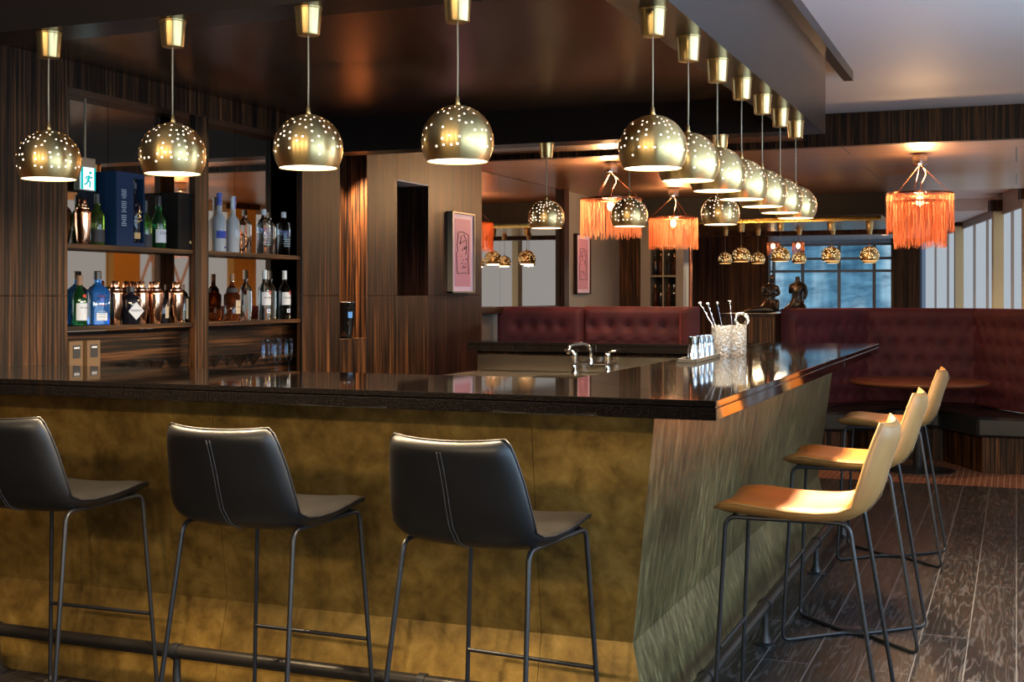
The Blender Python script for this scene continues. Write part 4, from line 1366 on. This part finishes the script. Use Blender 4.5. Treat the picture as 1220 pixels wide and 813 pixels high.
for y, l in ((5.92, 'second from the front'), (6.01, 'third from the front'), (6.10, 'furthest back')):
    dup(jg, (-1.402+(y-5.79)*0.03, y, CT+0.008), None, 'double-ended steel jigger on the black tray, '+l)

mg = empty('mixing_glass', (0, 0, 0), 0, 'cut crystal mixing glass holding three twisted bar spoons', 'glass', 'cut crystal mixing glasses')
bm = B(); lathe(bm, [(0.0, 0), (0.047, 0), (0.049, 0.004), (0.050, 0.15), (0.046, 0.152), (0.0445, 0.148), (0.044, 0.02), (0.0, 0.016)], 36, cap=False)
bmesh.ops.recalc_face_normals(bm, faces=bm.faces)
link('cut_glass_body', bm, M['crystal'], mg, smooth=True, autosmooth=50)
mg.location = (-1.385, 6.33, CT)
dup(mg, (-1.335, 6.47, CT), 0.6, 'cut crystal mixing glass holding the coil strainer, right of the other')

def spoon(label, p0, p1):
    o = empty('bar_spoon', p0, 0, label, 'bar spoon', 'twisted bar spoons')
    a, b_ = Vector((0, 0, 0)), Vector(p1)-Vector(p0)
    d = b_.normalized()
    u = d.cross(Vector((0, 1, 0))).normalized(); w_ = d.cross(u)
    bm = B()
    pts = []
    n = 70
    for i in range(n+1):
        t = i/n
        ph = t*60
        pts.append(a + b_*t + (u*math.cos(ph)+w_*math.sin(ph))*0.0011)
    tube(bm, pts, 0.0017, 6)
    link('twisted_shaft', bm, M['chrome'], o, smooth=True)
    bm = B()
    r = bmesh.ops.create_uvsphere(bm, u_segments=14, v_segments=8, radius=0.0085)
    for v in r['verts']:
        v.co.z *= 0.8
        v.co += b_ + d*0.003
    link('knob', bm, M['chrome'], o, smooth=True)
    bm = B()
    r = bmesh.ops.create_uvsphere(bm, u_segments=12, v_segments=8, radius=0.011)
    for v in r['verts']:
        v.co = Vector((v.co.x*0.8, v.co.y*0.35, v.co.z*1.3)) + d*0.008
    link('spoon_bowl', bm, M['chrome'], o, smooth=True)
    return o
G = Vector((-1.385, 6.33, CT))
spoon('twisted steel bar spoon leaning furthest left in the crystal mixing glass', G+Vector((0.030, 0.0, 0.028)), G+Vector((-0.105, -0.01, 0.262)))
spoon('twisted steel bar spoon, second from the left in the crystal mixing glass', G+Vector((0.018, -0.022, 0.028)), G+Vector((-0.062, -0.025, 0.258)))
spoon('twisted steel bar spoon, third from the left in the crystal mixing glass', G+Vector((0.025, 0.018, 0.028)), G+Vector((-0.016, -0.02, 0.262)))
G2 = Vector((-1.335, 6.47, CT))
spoon('twisted steel bar spoon standing upright in the right mixing glass', G2+Vector((-0.008, -0.02, 0.026)), G2+Vector((-0.034, -0.01, 0.27)))
stn = empty('cocktail_strainer', tuple(G2+Vector((0.012, 0.01, 0.03))), 0, 'steel coil strainer with round spring head standing in the right mixing glass', 'strainer')
bm = B(); tube(bm, [(-0.006, 0, 0), (0.004, 0, 0.11)], 0.005, 8)
link('handle', bm, M['chrome'], stn, smooth=True)
bm = B()
ring = []
for i in range(200):
    a = 2*PI*i/200
    rr = 0.034 + 0.006*math.cos(a*46)
    ring.append((0.010+rr*math.cos(a), 0.006*math.sin(a*46), 0.150+rr*math.sin(a)))
tube(bm, ring, 0.0013, 5, closed=True)
link('spring_coil', bm, M['chrome'], stn, smooth=True)
bm = B(); tube(bm, [(0.010+0.026*math.cos(a*PI/12), 0, 0.150+0.026*math.sin(a*PI/12)) for a in range(24)], 0.003, 6, closed=True)
tube(bm, [(0.004, 0, 0.11), (0.008, 0, 0.126)], 0.006, 6)
link('head_plate', bm, M['steel'], stn, smooth=True)

# ------------------------------------------------------------------ booths
def tufted(o, name, p0, p1, zb, zt, rows, pitch, thick=0.15, first=None):
    """buttoned back panel between two plan points, front on the right-hand side when looking from p0 to p1"""
    p0 = Vector((p0[0], p0[1], 0)) - Vector(o.location)*1.0; p0.z = 0
    p1 = Vector((p1[0], p1[1], 0)) - Vector(o.location)*1.0; p1.z = 0
    d = (p1-p0); L = d.length; d.normalize()
    nrm = Vector((d.y, -d.x, 0))
    nx, nz = max(8, int(L/0.03)), max(8, int((zt-zb)/0.03))
    btn = []
    ncol = max(2, int(round(L/pitch)))
    for r_ in range(rows):
        z = zt - 0.17 - r_*0.155
        if z < zb+0.06: break
        odd = r_ % 2
        for c in range(ncol + (0 if odd == 0 else 1)):
            s = (c+0.5)/ncol*L if odd == 0 else c/ncol*L
            if 0.07 < s < L-0.07: btn.append((s, z))
    bm = B()
    g = []
    for i in range(nx+1):
        col = []
        for j in range(nz+1):
            s = L*i/nx; z = zb + (zt-zb)*j/nz
            dd = 0.0
            for bs, bz in btn:
                q = math.hypot(s-bs, (z-bz))
                if q < 0.13:
                    dd -= 0.042*math.exp(-(q/0.030)**2) + 0.018*math.exp(-(q/0.075)**2)
            e = min(s, L-s)/0.05; et = min(z-zb, zt-z)/0.05
            rd = 1.0
            if e < 1: rd *= math.sqrt(max(0, 1-(1-e)**2))
            if et < 1: rd *= math.sqrt(max(0, 1-(1-et)**2))
            off_ = (thick + dd)*0.5 + 0.5*(thick+dd)*rd
            p = p0 + d*s + nrm*off_; p.z = z
            col.append(bm.verts.new(p))
        g.append(col)
    for i in range(nx):
        for j in range(nz):
            bm.faces.new((g[i][j], g[i+1][j], g[i+1][j+1], g[i][j+1]))
    def back(s, z):
        p = p0 + d*s; p.z = z
        return bm.verts.new(p)
    edge = [(i, 0) for i in range(nx+1)] + [(nx, j) for j in range(1, nz+1)] + [(i, nz) for i in range(nx-1, -1, -1)] + [(0, j) for j in range(nz-1, 0, -1)]
    bk = [back(L*i/nx, zb+(zt-zb)*j/nz) for i, j in edge]
    for k in range(len(edge)):
        k2 = (k+1) % len(edge)
        bm.faces.new((g[edge[k][0]][edge[k][1]], bk[k], bk[k2], g[edge[k2][0]][edge[k2][1]]))
    bm.faces.new(bk)
    bmesh.ops.recalc_face_normals(bm, faces=bm.faces)
    pan = link(name, bm, M['velvet'], o, smooth=True, autosmooth=60)
    me = None
    for bs, bz in btn:
        p = p0 + d*bs + nrm*(thick-0.056); p.z = bz
        if me is None:
            bmb = B(); bmesh.ops.create_uvsphere(bmb, u_segments=10, v_segments=6, radius=0.013)
            bo = link('button', bmb, M['velvet'], pan, smooth=True); me = bo.data
        else:
            bo = bpy.data.objects.new('button', me); COL.objects.link(bo); bo.parent = pan
        bo.location = p
    return pan
def ground(o, name, poly, z0, z1, mat, bevel):
    bm = B(); prism(bm, [(x-o.location.x, y-o.location.y) for x, y in poly], z0, z1, bevel)
    return link(name, bm, mat, o)

lb = empty('booth_sofa', (-3.4, 10.4, 0), 0, 'burgundy button-tufted booth sofa behind the sink on the left', 'booth')
tufted(lb, 'back_panel', (-4.36, 10.66), (-3.53, 10.66), 0.48, 1.36, 4, 0.135)
tufted(lb, 'back_panel', (-3.525, 10.66), (-2.56, 10.66), 0.48, 1.365, 4, 0.15)
tufted(lb, 'back_panel', (-2.555, 10.66), (-2.46, 10.42), 0.48, 1.365, 1, 0.15)
ground(lb, 'seat_cushion', [(-4.36, 10.0), (-2.50, 10.0), (-2.50, 10.64), (-4.36, 10.64)], 0.36, 0.48, M['leather_bench'], 0.02)
ground(lb, 'plinth', [(-4.34, 10.05), (-2.52, 10.05), (-2.52, 10.66), (-4.34, 10.66)], 0.0, 0.36, M['ebony'], 0.0)

pt = empty('booth_partition', (-2.18, 11.3, 0), 0, 'ebony partition between the two burgundy booths carrying the statues', 'partition')
PP = [(-2.45, 11.10), (-1.955, 11.10), (-1.955, 11.27), (-1.61, 11.875), (-2.45, 11.875)]
ground(pt, 'cabinet_body', PP, 0, 1.27, M['ebony'], 0)
ground(pt, 'top_board', PP, 1.27, 1.30, M['ebony_red'], 0.002)

rbh = empty('booth_sofa', (-0.8, 11.9, 0), 0, 'large curved burgundy button-tufted booth sofa around the round table', 'booth')
tufted(rbh, 'back_panel', (-1.93, 11.25), (-1.36, 12.25), 0.46, 1.345, 5, 0.15)
tufted(rbh, 'back_panel', (-1.355, 12.255), (-0.285, 12.255), 0.46, 1.345, 5, 0.15)
tufted(rbh, 'back_panel', (-0.28, 12.25), (0.38, 11.25), 0.46, 1.345, 5, 0.15)
seat_o = [(-1.80, 11.05), (-1.30, 11.08), (-1.02, 11.72), (-0.62, 11.72), (-0.30, 11.05), (0.28, 11.05), (0.28, 11.25), (-0.30, 12.20), (-1.34, 12.20), (-1.82, 11.30)]
ground(rbh, 'seat_cushion', seat_o, 0.30, 0.46, M['leather_bench'], 0.02)
ground(rbh, 'plinth', [(-1.78, 11.10), (-1.34, 11.13), (-1.06, 11.77), (-0.60, 11.77), (-0.26, 11.10), (0.26, 11.10), (0.26, 11.25), (-0.30, 12.18), (-1.34, 12.18), (-1.80, 11.30)], 0.0, 0.30, M['ebony'], 0.0)

tb = empty('round_table', (-0.76, 11.08, 0), 0, 'round reddish wood pedestal table in front of the right booth', 'table')
bm = B(); lathe(bm, [(0.0, 0.715), (0.53, 0.715), (0.555, 0.728), (0.56, 0.742), (0.556, 0.748), (0.0, 0.748)], 64, cap=False)
bmesh.ops.recalc_face_normals(bm, faces=bm.faces)
link('table_top', bm, M['table_wood'], tb, smooth=True, autosmooth=40)
link('pedestal', lathe(B(), [(0.045, 0.02), (0.04, 0.715)], 20), M['steel_black'], tb, smooth=True, autosmooth=40)
bm = B(); lathe(bm, [(0.0, 0), (0.29, 0), (0.29, 0.008), (0.25, 0.016), (0.06, 0.03), (0.0, 0.03)], 40, cap=False)
bmesh.ops.recalc_face_normals(bm, faces=bm.faces)
link('base_plate', bm, M['steel_black'], tb, smooth=True, autosmooth=40)

# ------------------------------------------------------------------ statues (skin-grown, one continuous body each)
def skin_figure(name, label, loc, rz, verts, edges, radii, root=0):
    o = empty(name, loc, rz, label, 'statue', 'dark bronze statues on the partition')
    me = bpy.data.meshes.new('figure')
    me.from_pydata(verts, edges, [])
    f = bpy.data.objects.new('figure', me); COL.objects.link(f); f.parent = o
    md = f.modifiers.new('skin', 'SKIN')
    for v, r in zip(me.skin_vertices[0].data, radii):
        v.radius = r if isinstance(r, tuple) else (r, r)
    me.skin_vertices[0].data[root].use_root = True
    md.use_smooth_shade = True
    s_ = f.modifiers.new('sub', 'SUBSURF'); s_.levels = 2; s_.render_levels = 2
    me.materials.append(M['bronze_stat'])
    return o
# slender woman sitting sideways: legs folded out to the left, arms crossed over the chest
V1 = [(0, 0, 0.055), (0.005, 0, 0.12), (0.012, 0, 0.18), (0.012, 0, 0.235), (0.014, 0, 0.262), (0.022, 0, 0.295), (0.03, 0, 0.325), (0.022, 0.0, 0.345),
      (-0.045, 0, 0.232), (-0.062, -0.02, 0.175), (-0.01, -0.065, 0.165), (0.03, -0.06, 0.19),
      (0.066, 0, 0.228), (0.082, -0.02, 0.175), (0.035, -0.068, 0.16), (0.005, -0.06, 0.145),
      (0.05, -0.05, 0.05), (0.055, -0.085, 0.12), (0.06, -0.10, 0.03),
      (-0.06, -0.03, 0.036), (-0.13, -0.04, 0.034), (-0.19, -0.035, 0.022), (-0.225, -0.035, 0.014)]
E1 = [(0, 1), (1, 2), (2, 3), (3, 4), (4, 5), (5, 6), (6, 7), (3, 8), (8, 9), (9, 10), (10, 11), (3, 12), (12, 13), (13, 14), (14, 15), (0, 16), (16, 17), (17, 18), (0, 19), (19, 20), (20, 21), (21, 22)]
R1 = [0.055, 0.038, 0.048, 0.036, 0.016, 0.028, 0.030, 0.014, 0.024, 0.018, 0.014, 0.011, 0.024, 0.018, 0.014, 0.011, 0.040, 0.030, 0.022, 0.036, 0.030, 0.018, 0.010]
skin_figure('statue', 'dark bronze statue of a seated figure with folded arms, legs stretched left', (-2.015, 11.15, 1.30), 0.25, V1, E1, R1)
# headless torso kneeling, seen from behind
V2 = [(0, 0, 0.06), (0.0, 0, 0.13), (0.005, 0, 0.20), (0.008, 0, 0.255), (0.008, 0, 0.285), (0.006, 0, 0.318), (0.004, 0, 0.335),
      (-0.055, 0, 0.245), (-0.068, 0.01, 0.175), (0.07, 0, 0.245), (0.082, 0.01, 0.18), (0.065, 0.0, 0.125),
      (-0.06, -0.02, 0.04), (-0.12, -0.04, 0.025), (0.07, -0.02, 0.045), (0.05, -0.09, 0.03)]
E2 = [(0, 1), (1, 2), (2, 3), (3, 4), (4, 5), (5, 6), (3, 7), (7, 8), (3, 9), (9, 10), (10, 11), (0, 12), (12, 13), (0, 14), (14, 15)]
R2 = [0.062, 0.047, 0.055, 0.040, 0.018, 0.026, 0.016, 0.026, 0.018, 0.026, 0.019, 0.015, 0.045, 0.022, 0.045, 0.028]
skin_figure('statue', 'dark bronze statue of a kneeling torso with rounded shoulders beside the crossed-arm figure', (-1.85, 11.63, 1.30), -0.2, V2, E2, R2)

# ------------------------------------------------------------------ ceiling lights of the far room, seen as small discs
for i, (x, y) in enumerate(((-3.6, 22.5), (-2.9, 22.9), (-2.35, 22.6), (-2.2, 23.6))):
    o = empty('ceiling_downlight', (x, y, 2.56), 0, 'small round white ceiling downlight above the blue window, %s from the left' % ('first', 'second', 'third', 'fourth')[i], 'downlight', 'ceiling downlights far back')
    bm = B(); lathe(bm, [(0.075, 0.0), (0.075, -0.008), (0.06, -0.012), (0.055, 0.0)], 20, cap=False)
    bmesh.ops.recalc_face_normals(bm, faces=bm.faces)
    link('trim_ring', bm, M['white'], o)
    bm = B(); lathe(bm, [(0.0, -0.005), (0.055, -0.005), (0.055, -0.002), (0.0, -0.002)], 20, cap=False)
    link('lens', bm, M['bulb'], o)
